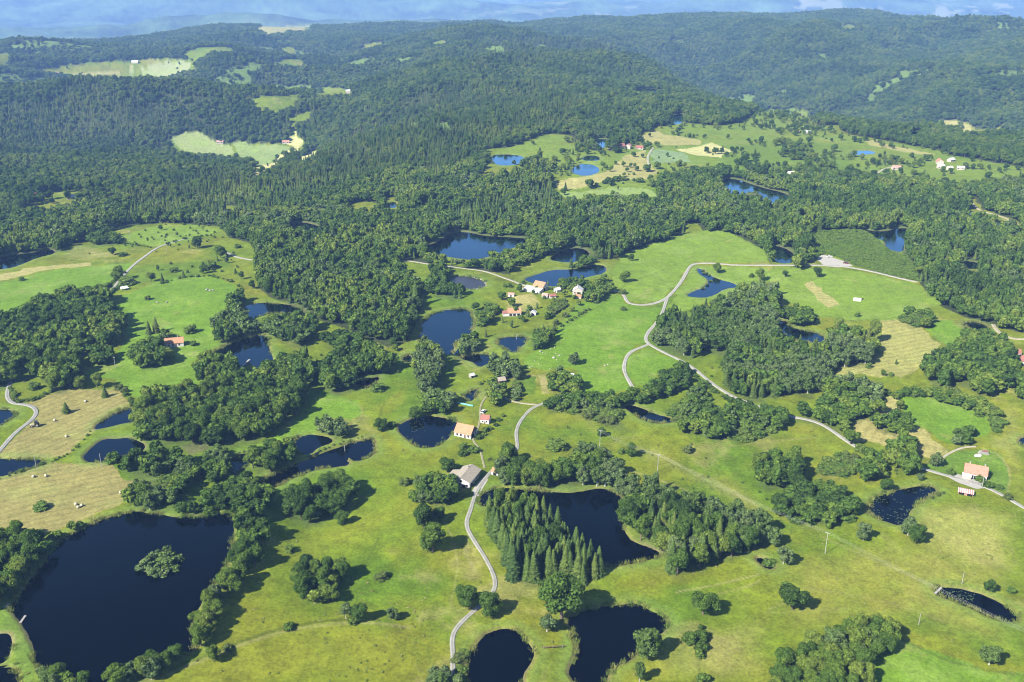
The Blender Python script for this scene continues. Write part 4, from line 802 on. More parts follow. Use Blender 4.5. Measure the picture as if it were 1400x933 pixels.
def P(px, py, zoff=0.0):
    x, y = march([px], [py], hz, zoff)
    return float(x[0]), float(y[0]), float(hz(x, y)[0])

def Ppoly(pts, zoff=0.0, step=25, closed=True):
    q = densify(pts, step, closed)
    x, y = march(q[:, 0], q[:, 1], hz, zoff)
    return np.stack([x, y], 1)

def pxm(x, y, z):
    """photo pixels per metre at a point"""
    return FPX / project(x, y, z)[2]

# ------------------------------------------------------------------ what grows where
vx, vy = GX.ravel(), GY.ravel()
vr = np.hypot(vx, vy)
SX = vx + 2.5 * vnoise(vx / 9, vy / 9, 77); SY = vy + 2.5 * vnoise(vx / 9 + 5, vy / 9, 78)   # ragged field edges

lower = Ppoly(FOREST_EDGE, 5.0, 30, False)
FOREST = np.vstack([lower, [(29000, lower[-1, 1]), (29000, 29000), (-29000, 29000), (-29000, lower[0, 1])]])
CLEAR = [Ppoly(p, 1.0, 20) for p in CLEARINGS]
FIELDW = [(k, lab, col, ang, Ppoly(p, 0.0, 25)) for k, lab, col, ang, p in FIELDS]
SPRUCE = [Ppoly(p, 5.0, 30) for p in SPRUCE_AREAS]
SCRUBW = Ppoly(SCRUB, 0.5, 25)

# land colour: sward tints, flowers, dry grass, mown fields, forest floor
def mix(a, b, t): return a + (b - a) * t[:, None]
G_LUSH = np.array((0.056, 0.104, 0.006)); G_MID = np.array((0.084, 0.118, 0.007)); G_YEL = np.array((0.108, 0.120, 0.009))
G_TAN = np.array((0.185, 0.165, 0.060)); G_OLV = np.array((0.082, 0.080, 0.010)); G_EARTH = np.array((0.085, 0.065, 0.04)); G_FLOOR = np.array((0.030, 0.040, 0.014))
n_big = fbm(vx / 120, vy / 120, 4, 101, 0.6); n_mid = fbm(vx / 30, vy / 30, 4, 111, 0.62); n_sml = fbm(vx / 7, vy / 7, 3, 121, 0.65)
lc = mix(np.tile(G_MID, (len(vx), 1)), G_YEL, sst(-0.25, 0.45, n_big + 0.5 * n_mid))
lc = mix(lc, G_LUSH, 0.8 * sst(0.05, 0.5, fbm(vx / 60 + 9, vy / 60, 4, 131, 0.6)))
lc = mix(lc, G_OLV, 0.35 * sst(0.1, 0.5, fbm(vx / 45 - 4, vy / 45, 4, 141, 0.6)))
lc = mix(lc, G_TAN, 0.45 * sst(0.22, 0.55, fbm(vx / 40 + 31, vy / 40, 5, 151, 0.68)))
lc = lc * (1 + 0.28 * n_sml + 0.10 * n_mid)[:, None]
for poly, colr, amt, scl in TINTS:
    w = Ppoly(poly, 0.0, 25)
    m = inside(SX, SY, w)
    if m.any():
        e = edge_dist(vx[m], vy[m], w)
        k = amt * sst(0, scl, e) * (0.55 + 0.45 * np.clip(1.6 * fbm(vx[m] / 14, vy[m] / 14, 4, 161, 0.65) + 0.5, 0, 1))
        lc[m] = mix(lc[m], np.array(colr), k)
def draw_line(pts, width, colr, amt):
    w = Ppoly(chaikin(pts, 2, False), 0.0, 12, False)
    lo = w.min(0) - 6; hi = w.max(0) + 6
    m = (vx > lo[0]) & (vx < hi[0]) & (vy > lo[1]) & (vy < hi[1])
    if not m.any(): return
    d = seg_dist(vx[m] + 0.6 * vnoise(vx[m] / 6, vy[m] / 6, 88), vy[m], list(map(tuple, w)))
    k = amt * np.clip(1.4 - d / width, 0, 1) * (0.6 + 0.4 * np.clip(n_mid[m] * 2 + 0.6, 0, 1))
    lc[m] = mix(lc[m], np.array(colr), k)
fid = np.full(len(vx), -1, np.int32)
for i, (k, lab, colr, ang, w) in enumerate(FIELDW):
    m = inside(SX, SY, w) if np.hypot(*w.mean(0)) < 1300 else inside(vx + 9 * fbm(vx / 40, vy / 40, 3, 91), vy + 14 * fbm(vx / 40, vy / 40, 3, 92), w)
    fid[m] = i
    c = np.array(colr)
    v = 1 + 0.10 * fbm(vx[m] / 22, vy[m] / 22, 4, 170 + i, 0.6) + 0.07 * n_sml[m]
    cc = c[None, :] * v[:, None]
    if k == 'hay':
        cc = mix(cc, np.array((0.17, 0.18, 0.05)), 0.55 * sst(0.0, 0.5, fbm(vx[m] / 18, vy[m] / 18, 4, 300 + i, 0.6)))
    else:
        cc = mix(cc, np.array((0.135, 0.19, 0.035)), 0.5 * sst(0.0, 0.5, fbm(vx[m] / 26, vy[m] / 26, 4, 300 + i, 0.62)))
        cc = mix(cc, np.array((0.20, 0.19, 0.06)), 0.35 * sst(0.28, 0.6, fbm(vx[m] / 16, vy[m] / 16, 5, 340 + i, 0.68)))
    lc[m] = cc
for ln in LINES: draw_line(*ln)
in_for = inside(vx, vy, FOREST)
RGX = vx + 12 * fbm(vx / 45, vy / 45, 3, 93); RGY = vy + 20 * fbm(vx / 45, vy / 45, 3, 94)
for c in CLEAR: in_for &= ~inside(RGX, RGY, c)
def open_rim(x, y):
    """the sunny near shore of far ponds and the near rim of far fields carry no tall trees"""
    r_ = np.hypot(x, y); k_ = np.zeros(len(x), bool)
    for sh in (9.0, 18.0, 27.0, 38.0, 52.0, 66.0):
        x1 = x * (1 + sh / r_); y1 = y * (1 + sh / r_)
        if sh < 30:
            for nm, lab, poly, z0 in PW: k_ |= inside(x1, y1, poly)
            for c in CLEAR: k_ |= inside(x1, y1, c)
        for f in FIELDW:
            if sh < 39 or np.hypot(*f[4].mean(0)) > 1150: k_ |= inside(x1, y1, f[4])
    return k_ & (r_ > 760)
in_for &= ~((fid >= 0) & (vr < 6000)) & ~inside(vx, vy, SCRUBW)
in_for[in_for] = ~open_rim(vx[in_for], vy[in_for])
def glade(x, y):
    r_ = np.hypot(x, y)
    return (fbm(x / 150, y / 130, 3, 555, 0.55) > np.where(x > 350, 0.50, 0.41)) & (r_ > 1350) & (r_ < 5000) & ~((x < -400) & (r_ < 2400))
gl = in_for & glade(vx, vy)
in_for &= ~gl
lc[gl] = np.array((0.075, 0.115, 0.022))[None, :] * (1 + 0.4 * fbm(vx[gl] / 25, vy[gl] / 25, 4, 556, 0.65))[:, None]
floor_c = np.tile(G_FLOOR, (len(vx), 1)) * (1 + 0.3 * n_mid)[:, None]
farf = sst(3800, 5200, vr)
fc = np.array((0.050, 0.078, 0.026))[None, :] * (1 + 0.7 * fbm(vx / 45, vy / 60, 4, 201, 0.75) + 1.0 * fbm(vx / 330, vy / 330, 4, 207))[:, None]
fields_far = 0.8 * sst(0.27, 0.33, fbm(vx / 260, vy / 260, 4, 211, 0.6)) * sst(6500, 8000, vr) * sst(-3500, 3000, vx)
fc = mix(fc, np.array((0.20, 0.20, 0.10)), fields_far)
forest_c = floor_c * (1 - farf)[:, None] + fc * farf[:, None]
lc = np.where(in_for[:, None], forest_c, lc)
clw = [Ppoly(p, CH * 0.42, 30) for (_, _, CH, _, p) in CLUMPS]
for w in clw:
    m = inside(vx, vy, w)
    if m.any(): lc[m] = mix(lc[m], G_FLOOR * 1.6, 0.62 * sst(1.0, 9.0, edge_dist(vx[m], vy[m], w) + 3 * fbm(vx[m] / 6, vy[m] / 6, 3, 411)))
psd = pond_sd.ravel()
bank = np.clip(1 - np.abs(psd - 0.4) / (1.3 + 0.0012 * vr), 0, 1) * (0.5 + 0.5 * np.clip(n_mid * 2 + 0.4, 0, 1))
lc = mix(lc, G_EARTH * 1.2, 0.75 * bank)
lush = np.clip(1 - np.abs(psd - 3.5) / 4, 0, 1) * 0.5
lc = mix(lc, np.array((0.10, 0.15, 0.03)), lush * (psd > 1))
lc = np.clip(lc, 0.004, 0.8)

# ------------------------------------------------------------------ ground sheet, with the mown fields as pieces of their own
ii, jj = np.meshgrid(np.arange(NR - 1), np.arange(NT - 1), indexing='ij')
a = (ii * NT + jj).ravel()
quads = np.stack([a, a + NT, a + NT + 1, a + 1], 1)
quads = quads[:, ::-1]
co = np.stack([vx, vy, GZ.ravel()], 1)
ffid = fid[a]
def land_piece(name, sel, mat):
    q = quads[sel]
    u, inv = np.unique(q, return_inverse=True)
    me = np_mesh(name, co[u], inv.reshape(q.shape), mat, True)
    at = me.color_attributes.new('land', 'FLOAT_COLOR', 'POINT')
    at.data.foreach_set('color', np.concatenate([lc[u], np.ones((len(u), 1))], 1).astype(np.float32).ravel())
    return link(bpy.data.objects.new(name, me))
g = land_piece('ground', ffid < 0, M['ground'])
tag(g, 'rolling green country of rough pasture, forest floor and far blue hills', kind='structure')
# normals of the whole sheet stay continuous where pieces meet because pieces share their border heights
for i, (k, lab, colr, ang, w) in enumerate(FIELDW):
    sel = ffid == i
    if sel.sum() < 4: continue
    mt = ground_mat('mown_hay', R(ang)) if (k == 'hay' and np.hypot(*w.mean(0)) < 1100) else M['ground']
    o = land_piece('hay_field' if k == 'hay' else 'meadow', sel, mt)
    tag(o, lab, kind='structure')

for nm, lab, poly, z0 in PW:
    grow = 2.2 + 0.002 * np.hypot(*poly.mean(0))
    nx = np.roll(poly, -1, 0) - np.roll(poly, 1, 0)
    area = 0.5 * np.sum(poly[:, 0] * np.roll(poly[:, 1], -1) - np.roll(poly[:, 0], -1) * poly[:, 1])
    nrm = np.stack([nx[:, 1], -nx[:, 0]], 1) * (1 if area > 0 else -1)
    nrm /= np.maximum(np.hypot(nrm[:, 0], nrm[:, 1]), 1e-6)[:, None]
    q = poly + nrm * grow
    vs = [Vector((p[0], p[1], z0)) for p in q]
    tri = tessellate_polygon([vs])
    f = []
    for t in tri:
        a_, b_, c_ = (vs[k] for k in t)
        f.append(t if ((b_ - a_).cross(c_ - a_)).z > 0 else t[::-1])
    me = np_mesh('pond', np.array([tuple(v) for v in vs]), np.array(f), M['mud'] if nm == 'mud' else M['water'])
    o = link(bpy.data.objects.new('pond' if nm != 'lake' else 'lake', me))
    tag(o, lab, kind='structure')

# ------------------------------------------------------------------ lanes and tracks
for nm, lab, width, colr, pts in ROADS:
    q = chaikin(pts, 2, False)
    x, y = march(q[:, 0], q[:, 1], hz)
    w = np.stack([x, y], 1)
    w = densify(w, 2.5 if np.hypot(*w.mean(0)) < 900 else 6, False)
    for _ in range(4): w[1:-1] = 0.25 * w[:-2] + 0.5 * w[1:-1] + 0.25 * w[2:]
    t = np.gradient(w, axis=0); t /= np.maximum(np.hypot(t[:, 0], t[:, 1]), 1e-6)[:, None]
    nn = np.stack([-t[:, 1], t[:, 0]], 1)
    wob = 1 + 0.10 * vnoise(np.arange(len(w)) * 0.35, np.zeros(len(w)), 5)
    offs = np.array([-0.56, -0.5, -0.27, -0.1, 0.1, 0.27, 0.5, 0.56]) * width
    V = []; C = []
    up = 0.13 + 0.00012 * np.hypot(*w.mean(0))
    for k, o_ in enumerate(offs):
        pp = w + nn * (o_ * wob)[:, None]
        zz = hz(pp[:, 0], pp[:, 1]) + (up if 0 < k < len(offs) - 1 else -0.25)
        V.append(np.stack([pp[:, 0], pp[:, 1], zz], 1))
        cc = np.array(colr) * (0.8 if k in (3, 4) else (0.85 if k in (0, 1, 6, 7) else 1.08))
        if k in (3, 4) and width < 4.5: cc = cc * 0.86 + np.array((0.10, 0.13, 0.04)) * 0.14
        C.append(np.tile(cc, (len(w), 1)))
    n = len(w); K = len(offs)
    V = np.stack(V, 1).reshape(-1, 3); C = np.stack(C, 1).reshape(-1, 3)
    i_ = np.arange(n - 1)[:, None] * K + np.arange(K - 1)[None, :]
    i_ = i_.ravel()
    me = np_mesh('lane', V, np.stack([i_, i_ + 1, i_ + K + 1, i_ + K], 1)[:, ::-1], M['road'], True)
    at = me.color_attributes.new('land', 'FLOAT_COLOR', 'POINT')
    at.data.foreach_set('color', np.concatenate([C, np.ones((len(C), 1))], 1).astype(np.float32).ravel())
    o = link(bpy.data.objects.new(nm, me)); tag(o, lab, kind='structure')

ROADW = [(wd, list(map(tuple, Ppoly(chaikin(pts, 1, False), 0, 15, False)))) for _, _, wd, _, pts in ROADS]

def yard(name, lab, pts, mat, up=0.10):
    w = chaikin(Ppoly(pts, 0, 6), 1)
    vs = [Vector((p[0], p[1], float(hz(p[0], p[1])) + up)) for p in w]
    tri = tessellate_polygon([vs]); f = []
    for t in tri:
        a_, b_, c_ = (vs[k] for k in t)
        f.append(t if ((b_ - a_).cross(c_ - a_)).z > 0 else t[::-1])
    o = link(bpy.data.objects.new(name, np_mesh(name, np.array([tuple(v) for v in vs]), np.array(f), mat)))
    return tag(o, lab, kind='structure')
for nm, lab, mk, pts in YARDS: yard(nm, lab, pts, M[mk])

# ------------------------------------------------------------------ plants: prototypes (10 m tall, 8 m wide)
def leaf_quads(P_, Nn, size, rng, flat_=0.55, aspect=1.0):
    n = len(P_)
    nn = Nn + flat_ * rng.normal(size=(n, 3)); nn /= np.linalg.norm(nn, axis=1)[:, None]
    r_ = rng.normal(size=(n, 3))
    u = np.cross(nn, r_); u /= np.linalg.norm(u, axis=1)[:, None]
    v = np.cross(nn, u)
    s = size * rng.uniform(0.6, 1.4, n)[:, None] * 0.5
    a_ = P_ + u * s; b_ = P_ + v * s * aspect; c_ = P_ - u * s * 1.1; d_ = P_ - v * s * aspect * 0.9
    V = np.stack([a_, b_, c_, d_], 1).reshape(-1, 3)
    F = np.arange(n * 4).reshape(n, 4)
    return V, F

def ico_arr(sub):
    bm = bmesh.new(); bmesh.ops.create_icosphere(bm, subdivisions=sub, radius=1)
    v = np.array([x.co[:] for x in bm.verts]); f = np.array([[x.index for x in q.verts] for q in bm.faces]); bm.free()
    return v, f
ICO1 = ico_arr(1); ICO2 = ico_arr(2)

def add_tris(V, F4, tv, tf):
    """append triangles as degenerate-free quads is not possible, keep two lists"""
    return

def mesh_mixed(name, V4, F4, V3, F3, mats):
    me = bpy.data.meshes.new(name)
    nv = len(V4)
    V = np.vstack([V4, V3]) if len(V3) else V4
    F3 = np.asarray(F3, int).reshape(-1, 3) + nv
    loops = np.concatenate([F4.ravel(), F3.ravel()]).astype(np.int32)
    starts = np.concatenate([np.arange(len(F4)) * 4, len(F4) * 4 + np.arange(len(F3)) * 3]).astype(np.int32)
    me.vertices.add(len(V)); me.vertices.foreach_set('co', np.ascontiguousarray(V, np.float32).ravel())
    me.loops.add(len(loops)); me.loops.foreach_set('vertex_index', loops)
    me.polygons.add(len(starts)); me.polygons.foreach_set('loop_start', starts)
    me.update(calc_edges=True)
    for m in mats: me.materials.append(m)
    return me

def lobes_broad(rng, cz, rx, rz, n, rl):
    rx *= rng.uniform(0.86, 1.12); rz *= rng.uniform(0.9, 1.12); n = int(n * rng.uniform(0.9, 1.5))
    out = [((rng.normal() * 0.3, rng.normal() * 0.3, cz), 0.55 * rx)]
    lean = rng.normal(size=2) * 0.5
    for i in range(n):
        z = rng.uniform(-0.85, 1.0); a_ = i * 2.399 + rng.uniform(-0.7, 0.7)
        q = math.sqrt(max(0, 1 - z * z * 0.9)) * rng.uniform(0.5, 1.15)
        out.append(((rx * 0.74 * q * math.cos(a_) + lean[0] * z, rx * 0.74 * q * math.sin(a_) + lean[1] * z, cz + rz * 0.78 * z), rl * rng.uniform(0.5, 1.25)))
    return out

def crown(seed, lobes, nleaf, size, squash=0.9, core=0.84):
    rng = np.random.default_rng(seed)
    C = np.array([l[0] for l in lobes]); Rr = np.array([l[1] for l in lobes])
    pr = Rr ** 2; pr /= pr.sum()
    k = rng.choice(len(lobes), nleaf * 3, p=pr)
    d = rng.normal(size=(nleaf * 3, 3)); d /= np.linalg.norm(d, axis=1)[:, None]
    pos = C[k] + d * (Rr[k] * (0.84 + 0.34 * rng.random(nleaf * 3) ** 1.7))[:, None] * np.array((1, 1, squash))
    dist = np.linalg.norm((pos[:, None, :] - C[None]) / np.array((1, 1, squash)), axis=2) / Rr[None]
    keep = (dist < 0.84).sum(1) == 0
    keep &= rng.random(nleaf * 3) < np.where(d[:, 2] < -0.55, 0.5, 1.0)
    idx = np.where(keep)[0][:nleaf]
    V4, F4 = leaf_quads(pos[idx], d[idx], size, rng)
    v, f = ICO1
    V3 = np.concatenate([C[i] + v * Rr[i] * core * np.array((1, 1, squash)) * (1 + 0.1 * rng.normal(size=(len(v), 1))) for i in range(len(lobes))])
    F3 = np.concatenate([f + i * len(v) for i in range(len(lobes))])
    return V4, F4, V3, F3

def tube(pts, rad, seg=7):
    V = []; F = []
    for i, (p, r_) in enumerate(zip(pts, rad)):
        for j in range(seg):
            t = 2 * math.pi * j / seg
            V.append((p[0] + r_ * math.cos(t), p[1] + r_ * math.sin(t), p[2]))
    for i in range(len(pts) - 1):
        for j in range(seg):
            F.append((i * seg + j, i * seg + (j + 1) % seg, (i + 1) * seg + (j + 1) % seg, (i + 1) * seg + j))
    return V, F

def trunk_mesh(name, seed, h, r0, mat, limbs=4, z0=2.0):
    rng = random.Random(seed)
    V, F = tube([(0, 0, -0.8), (0.04, 0, 1.0), (-0.05, 0.06, h * 0.5), (0.05, -0.04, h)], [r0 * 1.35, r0, r0 * 0.7, r0 * 0.15])
    for i in range(limbs):
        a_ = i * 2.4 + rng.random(); z = z0 + (h * 0.75 - z0) * i / max(1, limbs); L = rng.uniform(1.6, 2.6)
        v, f = tube([(0, 0, z), (0.5 * L * math.cos(a_), 0.5 * L * math.sin(a_), z + 0.5 * L), (L * math.cos(a_), L * math.sin(a_), z + 1.1 * L)], [r0 * 0.5, r0 * 0.33, r0 * 0.1], 5)
        n = len(V); V += v; F += [tuple(k + n for k in q) for q in f]
    return np_mesh(name, np.array(V), np.array(F), mat)

def spruce_crown(seed, tiers, nb, rad=1.9, lsc=1.0):
    rng = np.random.default_rng(seed)
    V = []; F = []
    for t in range(tiers):
        f = t / tiers
        z = 0.7 + 9.1 * f ** 0.92 + rng.uniform(-0.1, 0.1)
        rr = rad * (1 - f) ** 0.85 * rng.uniform(0.9, 1.1) + 0.12
        n = max(4, int(nb * (1 - 0.6 * f)))
        for j in range(n):
            a_ = 2 * math.pi * (j + rng.uniform(-0.35, 0.35)) / n + t * 1.1
            L = rr * rng.uniform(0.72, 1.18); w = (0.20 + 0.17 * L) * lsc * rng.uniform(0.8, 1.2)
            c, s = math.cos(a_), math.sin(a_)
            dz = -0.34 * L + rng.uniform(-0.1, 0.1); lift = rng.uniform(0.05, 0.28)
            k = len(V)
            V += [(0.05 * c, 0.05 * s, z + 0.3), (0.55 * L * c - w * s, 0.55 * L * s + w * c, z + 0.45 * dz - 0.10), (L * c, L * s, z + dz + lift), (0.55 * L * c + w * s, 0.55 * L * s - w * c, z + 0.45 * dz - 0.10)]
            F.append((k, k + 1, k + 2)); F.append((k, k + 2, k + 3))
    V3 = np.array(V); F3 = np.array(F)
    # inner mass of the cone
    cv = []; cf = []
    for i in range(9):
        t = 2 * math.pi * i / 9; cv.append((rad * 0.66 * math.cos(t), rad * 0.66 * math.sin(t), 0.9))
    cv.append((0, 0, 9.2)); cf = [(i, (i + 1) % 9, 9) for i in range(9)]
    n = len(V3)
    return np.zeros((0, 3)), np.zeros((0, 4), int), np.vstack([V3, np.array(cv)]), np.vstack([F3, np.array(cf) + n])

PROTO = {}     # kind -> list of (crown mesh, trunk mesh, whole mesh)
LOW = {}
def join_mesh(name, cm, tm, mats):
    def arr(me):
        v = np.empty(len(me.vertices) * 3, np.float32); me.vertices.foreach_get('co', v)
        return v.reshape(-1, 3), [tuple(p.vertices) for p in me.polygons]
    va, fa = arr(cm); vb, fb = arr(tm)
    me = bpy.data.meshes.new(name)
    me.from_pydata(np.vstack([va, vb]).tolist(), [], fa + [tuple(i + len(va) for i in f) for f in fb])
    for m in mats: me.materials.append(m)
    me.polygons.foreach_set('material_index', np.array([0] * len(fa) + [1] * len(fb), np.int32))
    return me

for v in range(10):
    rng = np.random.default_rng(500 + v)
    lb = lobes_broad(rng, 5.7, 4.0, 4.2, 17, 1.55)
    cm = mesh_mixed('crown', *crown(500 + v, lb, 3000, 0.52, 0.95, 0.78), [M['B']])
    tm = trunk_mesh('trunk', v, 6.5, 0.30, M['bark'])
    PROTO.setdefault('B', []).append((cm, tm, join_mesh('broadleaf_tree', cm, tm, [M['B'], M['bark']])))
    LOW.setdefault('B', []).append(mesh_mixed('broadleaf_tree', *crown(500 + v, lb, 420, 1.25, 0.9, 0.9), [M['B']]))
for v in range(5):
    cm = mesh_mixed('crown', *spruce_crown(600 + v, 30, 15), [M['S']])
    tm = trunk_mesh('trunk', 60 + v, 9.0, 0.22, M['bark'], 0)
    PROTO.setdefault('S', []).append((cm, tm, join_mesh('spruce_tree', cm, tm, [M['S'], M['bark']])))
    LOW.setdefault('S', []).append(mesh_mixed('spruce_tree', *spruce_crown(620 + v, 11, 8, 1.9, 1.8), [M['S']]))
for v in range(5):
    rng = np.random.default_rng(700 + v)
    lb = lobes_broad(rng, 5.6, 3.3, 4.6, 15, 1.25)
    cm = mesh_mixed('crown', *crown(700 + v, lb, 1700, 0.60, 1.05, 0.74), [M['P']])
    tm = trunk_mesh('trunk', 70 + v, 8.0, 0.20, M['birchbark'], 5)
    PROTO.setdefault('P', []).append((cm, tm, join_mesh('birch_tree', cm, tm, [M['P'], M['birchbark']])))
    LOW.setdefault('P', []).append(mesh_mixed('birch_tree', *crown(700 + v, lb, 360, 1.2, 1.05, 0.85), [M['P']]))
for v in range(5):
    rng = np.random.default_rng(800 + v)
    lb = lobes_broad(rng, 4.6, 4.0, 5.0, 11, 1.9)
    lb += [((3.0 * math.cos(k * 1.3), 3.0 * math.sin(k * 1.3), 1.9), 1.7) for k in range(5)]
    cm = mesh_mixed('crown', *crown(800 + v, lb, 1000, 0.95, 0.9, 0.86), [M['U']])
    PROTO.setdefault('U', []).append((cm, None, cm))
    LOW.setdefault('U', []).append(mesh_mixed('bush', *crown(800 + v, lb, 240, 1.6, 0.9, 0.9), [M['U']]))

# ------------------------------------------------------------------ planting
TREES = []    # dict rows
def plant(kind, x, y, h, w, clump, sid=None):
    TREES.append((kind, x, y, h, w, clump, sid))

def scatter(poly, spacing, rng):
    lo = poly.min(0); hi = poly.max(0)
    nx = int((hi[0] - lo[0]) / spacing) + 2; ny = int((hi[1] - lo[1]) / (spacing * 0.87)) + 2
    gx, gy = np.meshgrid(np.arange(nx), np.arange(ny))
    x = lo[0] + (gx + 0.5 * (gy % 2)) * spacing + rng.uniform(-0.34, 0.34, gx.shape) * spacing
    y = lo[1] + gy * spacing * 0.87 + rng.uniform(-0.34, 0.34, gx.shape) * spacing
    x = x.ravel(); y = y.ravel()
    m = inside(x, y, poly)
    return x[m], y[m]

def pond_ok(x, y, gap=1.0):
    k = np.ones(len(x), bool)
    for nm, lab, poly, z0 in PW:
        lo = poly.min(0) - 5; hi = poly.max(0) + 5
        b = (x > lo[0]) & (x < hi[0]) & (y > lo[1]) & (y < hi[1]) & k
        if b.any():
            sd = edge_dist(x[b], y[b], poly); ins = inside(x[b], y[b], poly)
            k[np.where(b)[0]] = ~(ins | (sd < gap))
    return k

def road_ok(x, y, gap):
    k = np.ones(len(x), bool)
    for wd, pts in ROADW:
        a_ = np.array(pts); lo = a_.min(0) - 12; hi = a_.max(0) + 12
        b = (x > lo[0]) & (x < hi[0]) & (y > lo[1]) & (y < hi[1])
        if b.any():
            k[np.where(b)[0]] &= seg_dist(x[b], y[b], pts) > wd / 2 + gap
    return k

rng = np.random.default_rng(5)
occ = []
clump_world = []
for ci, (cname, mixk, ch, spc, poly) in enumerate(CLUMPS):
    w = clw[ci]
    x, y = scatter(w, spc, rng)
    if ch > 6 and 'islet' not in cname:
        # the outline shows bases in front and tops behind: keep trees that fit under both
        both = inside(x, y, Ppoly(poly, 0.12 * ch, 30)) & inside(x, y, Ppoly(poly, 0.48 * ch, 30))
        if both.sum() > 0.56 * len(x): x, y = x[both], y[both]
    if 'islet' not in cname:
        k = pond_ok(x, y, 0.8); x, y = x[k], y[k]
    k = road_ok(x, y, 1.0); x, y = x[k], y[k]
    if 'tangled' in cname or 'scatter' in cname or 'bushy band' in cname:
        k = fbm(x / 16, y / 16, 2, 1200 + ci) > -0.16; x, y = x[k], y[k]
    kinds = list(mixk.keys()); pr = np.array([mixk[q] for q in kinds], float); pr /= pr.sum()
    patch = fbm(x / 25, y / 25, 2, 900 + ci) if len(x) else x
    for i in range(len(x)):
        q = (patch[i] * 1.1 + 0.5 + rng.uniform(-0.28, 0.28)); q = min(max(q, 0), 0.9999)
        kd = kinds[int(np.searchsorted(np.cumsum(pr), q))]
        hh = 0.86 * ch * rng.uniform(0.74, 1.2)
        if kd == 'S': hh *= 1.15; ww = hh * rng.uniform(0.36, 0.46)
        elif kd == 'P': ww = spc * rng.uniform(1.1, 1.5)
        elif kd == 'U': hh = min(hh, 4.5) * rng.uniform(0.6, 1.05); ww = max(hh * 1.15, spc * rng.uniform(1.1, 1.5))
        else: ww = spc * rng.uniform(1.2, 1.7)
        plant(kd, x[i], y[i], hh, ww, ci)
    clump_world.append(w)

# single trees
for i, (px, py, hp, kd, wr, lab) in enumerate(SINGLES):
    x, y, z = P(px, py)
    s = pxm(x, y, z); dep = math.atan2(CAMZ - z, math.hypot(x, y))
    h = hp / (s * math.cos(dep)) * (0.80 if kd != 'S' else 0.92)
    plant(kd, x, y, h, h * wr, None, lab)

# rows of bushes along banks and hedges
for ri, (rname, spc, hh, kd, pts) in enumerate(ROWS):
    w = densify(Ppoly(pts, 0.0, 6, False), spc, False)
    for q in w:
        if rng.random() < 0.12: continue
        h = hh * rng.uniform(0.55, 1.25)
        plant(kd, q[0] + rng.normal() * 0.5, q[1] + rng.normal() * 0.5, h, h * rng.uniform(0.95, 1.5), 1000 + ri)

# scattered trees of the far open country
for oi_, (cname, kd, ch, n_, poly) in enumerate(SCATTERS):
    w = Ppoly(poly, 2.0, 25)
    x, y = scatter(w, n_, rng)
    k = pond_ok(x, y, 1.5) & road_ok(x, y, 2); x, y = x[k], y[k]
    c = fbm(x / 40, y / 40, 3, 950 + oi_)
    k = rng.random(len(x)) < np.clip(0.16 + 1.5 * c, 0.02, 0.95); x, y = x[k], y[k]
    for i in range(len(x)):
        kk = kd if rng.random() < 0.65 else ('U' if rng.random() < 0.6 else ('S' if rng.random() < 0.4 else 'P'))
        h = ch * rng.uniform(0.6, 1.2) * (0.4 if kk == 'U' else 1)
        plant(kk, x[i], y[i], h, h * (rng.uniform(0.75, 1.05) if kk in 'BU' else rng.uniform(0.35, 0.6)), 2000 + oi_)

# the great forest: rings of trees, wider spaced with distance
FX = []; FY = []
r = 560.0
while r < 5200:
    s = 6.6 + 4.2 * min(1, max(0, (r - 1000) / 2600))
    th = np.arange(-R(33), R(33), s / r)
    th = th + rng.uniform(-0.4, 0.4, len(th)) * s / r
    rr = r + rng.uniform(-0.4, 0.4, len(th)) * s
    FX.append(rr * np.sin(th)); FY.append(rr * np.cos(th))
    r += s * 0.9
FX = np.concatenate(FX); FY = np.concatenate(FY)
k = inside(FX, FY, FOREST)
FX, FY = FX[k], FY[k]
k = np.ones(len(FX), bool)
RGX = FX + 12 * fbm(FX / 45, FY / 45, 3, 93); RGY = FY + 20 * fbm(FX / 45, FY / 45, 3, 94)
for c in CLEAR: k &= ~inside(RGX, RGY, c)
for f in FIELDW: k &= ~inside(FX + 9 * fbm(FX / 40, FY / 40, 3, 91), FY + 14 * fbm(FX / 40, FY / 40, 3, 92), f[4])
k &= ~inside(FX, FY, SCRUBW)
k &= pond_ok(FX, FY, 1.5) & road_ok(FX, FY, 2.0)
k &= ~open_rim(FX, FY)
k &= ~(glade(FX, FY) & (rng.random(len(FX)) < 0.86))
FX, FY = FX[k], FY[k]
FZ = hz(FX, FY)
fp = fbm(FX / 190, FY / 190, 3, 61); fp2 = fbm(FX / 60, FY / 60, 2, 67)
issp = np.zeros(len(FX), bool)
for sp_ in SPRUCE: issp |= inside(FX, FY, sp_)
rad = np.hypot(FX, FY)
u = rng.random(len(FX))
pS = np.where(issp, np.where(FX > 350, 0.42, 0.84), np.where((fp + 0.5 * fp2 > 0.24) & (rad > 1150) & (FX < 150), 0.55, 0.06))
pP = np.where(fp2 - fp > 0.30, 0.38, 0.05)
fk = np.where(u < pS, 'S', np.where(u < pS + (1 - pS) * pP, 'P', 'B'))
fs = 6.6 + 4.2 * np.clip((rad - 1000) / 2600, 0, 1)
fh = np.where(fk == 'S', rng.uniform(8.5, 12.5, len(FX)), rng.uniform(7.5, 12.5, len(FX))) * (0.75 + 0.25 * fs / 6.6)
fh *= rng.uniform(0.8, 1.2, len(FX))
fh *= 1 + 0.30 * fbm(FX / 90, FY / 90, 2, 71)
fw = np.where(fk == 'S', fh * rng.uniform(0.30, 0.42, len(FX)), fs * rng.uniform(1.0, 1.5, len(FX)))
print('forest', len(FX), 'others', len(TREES))

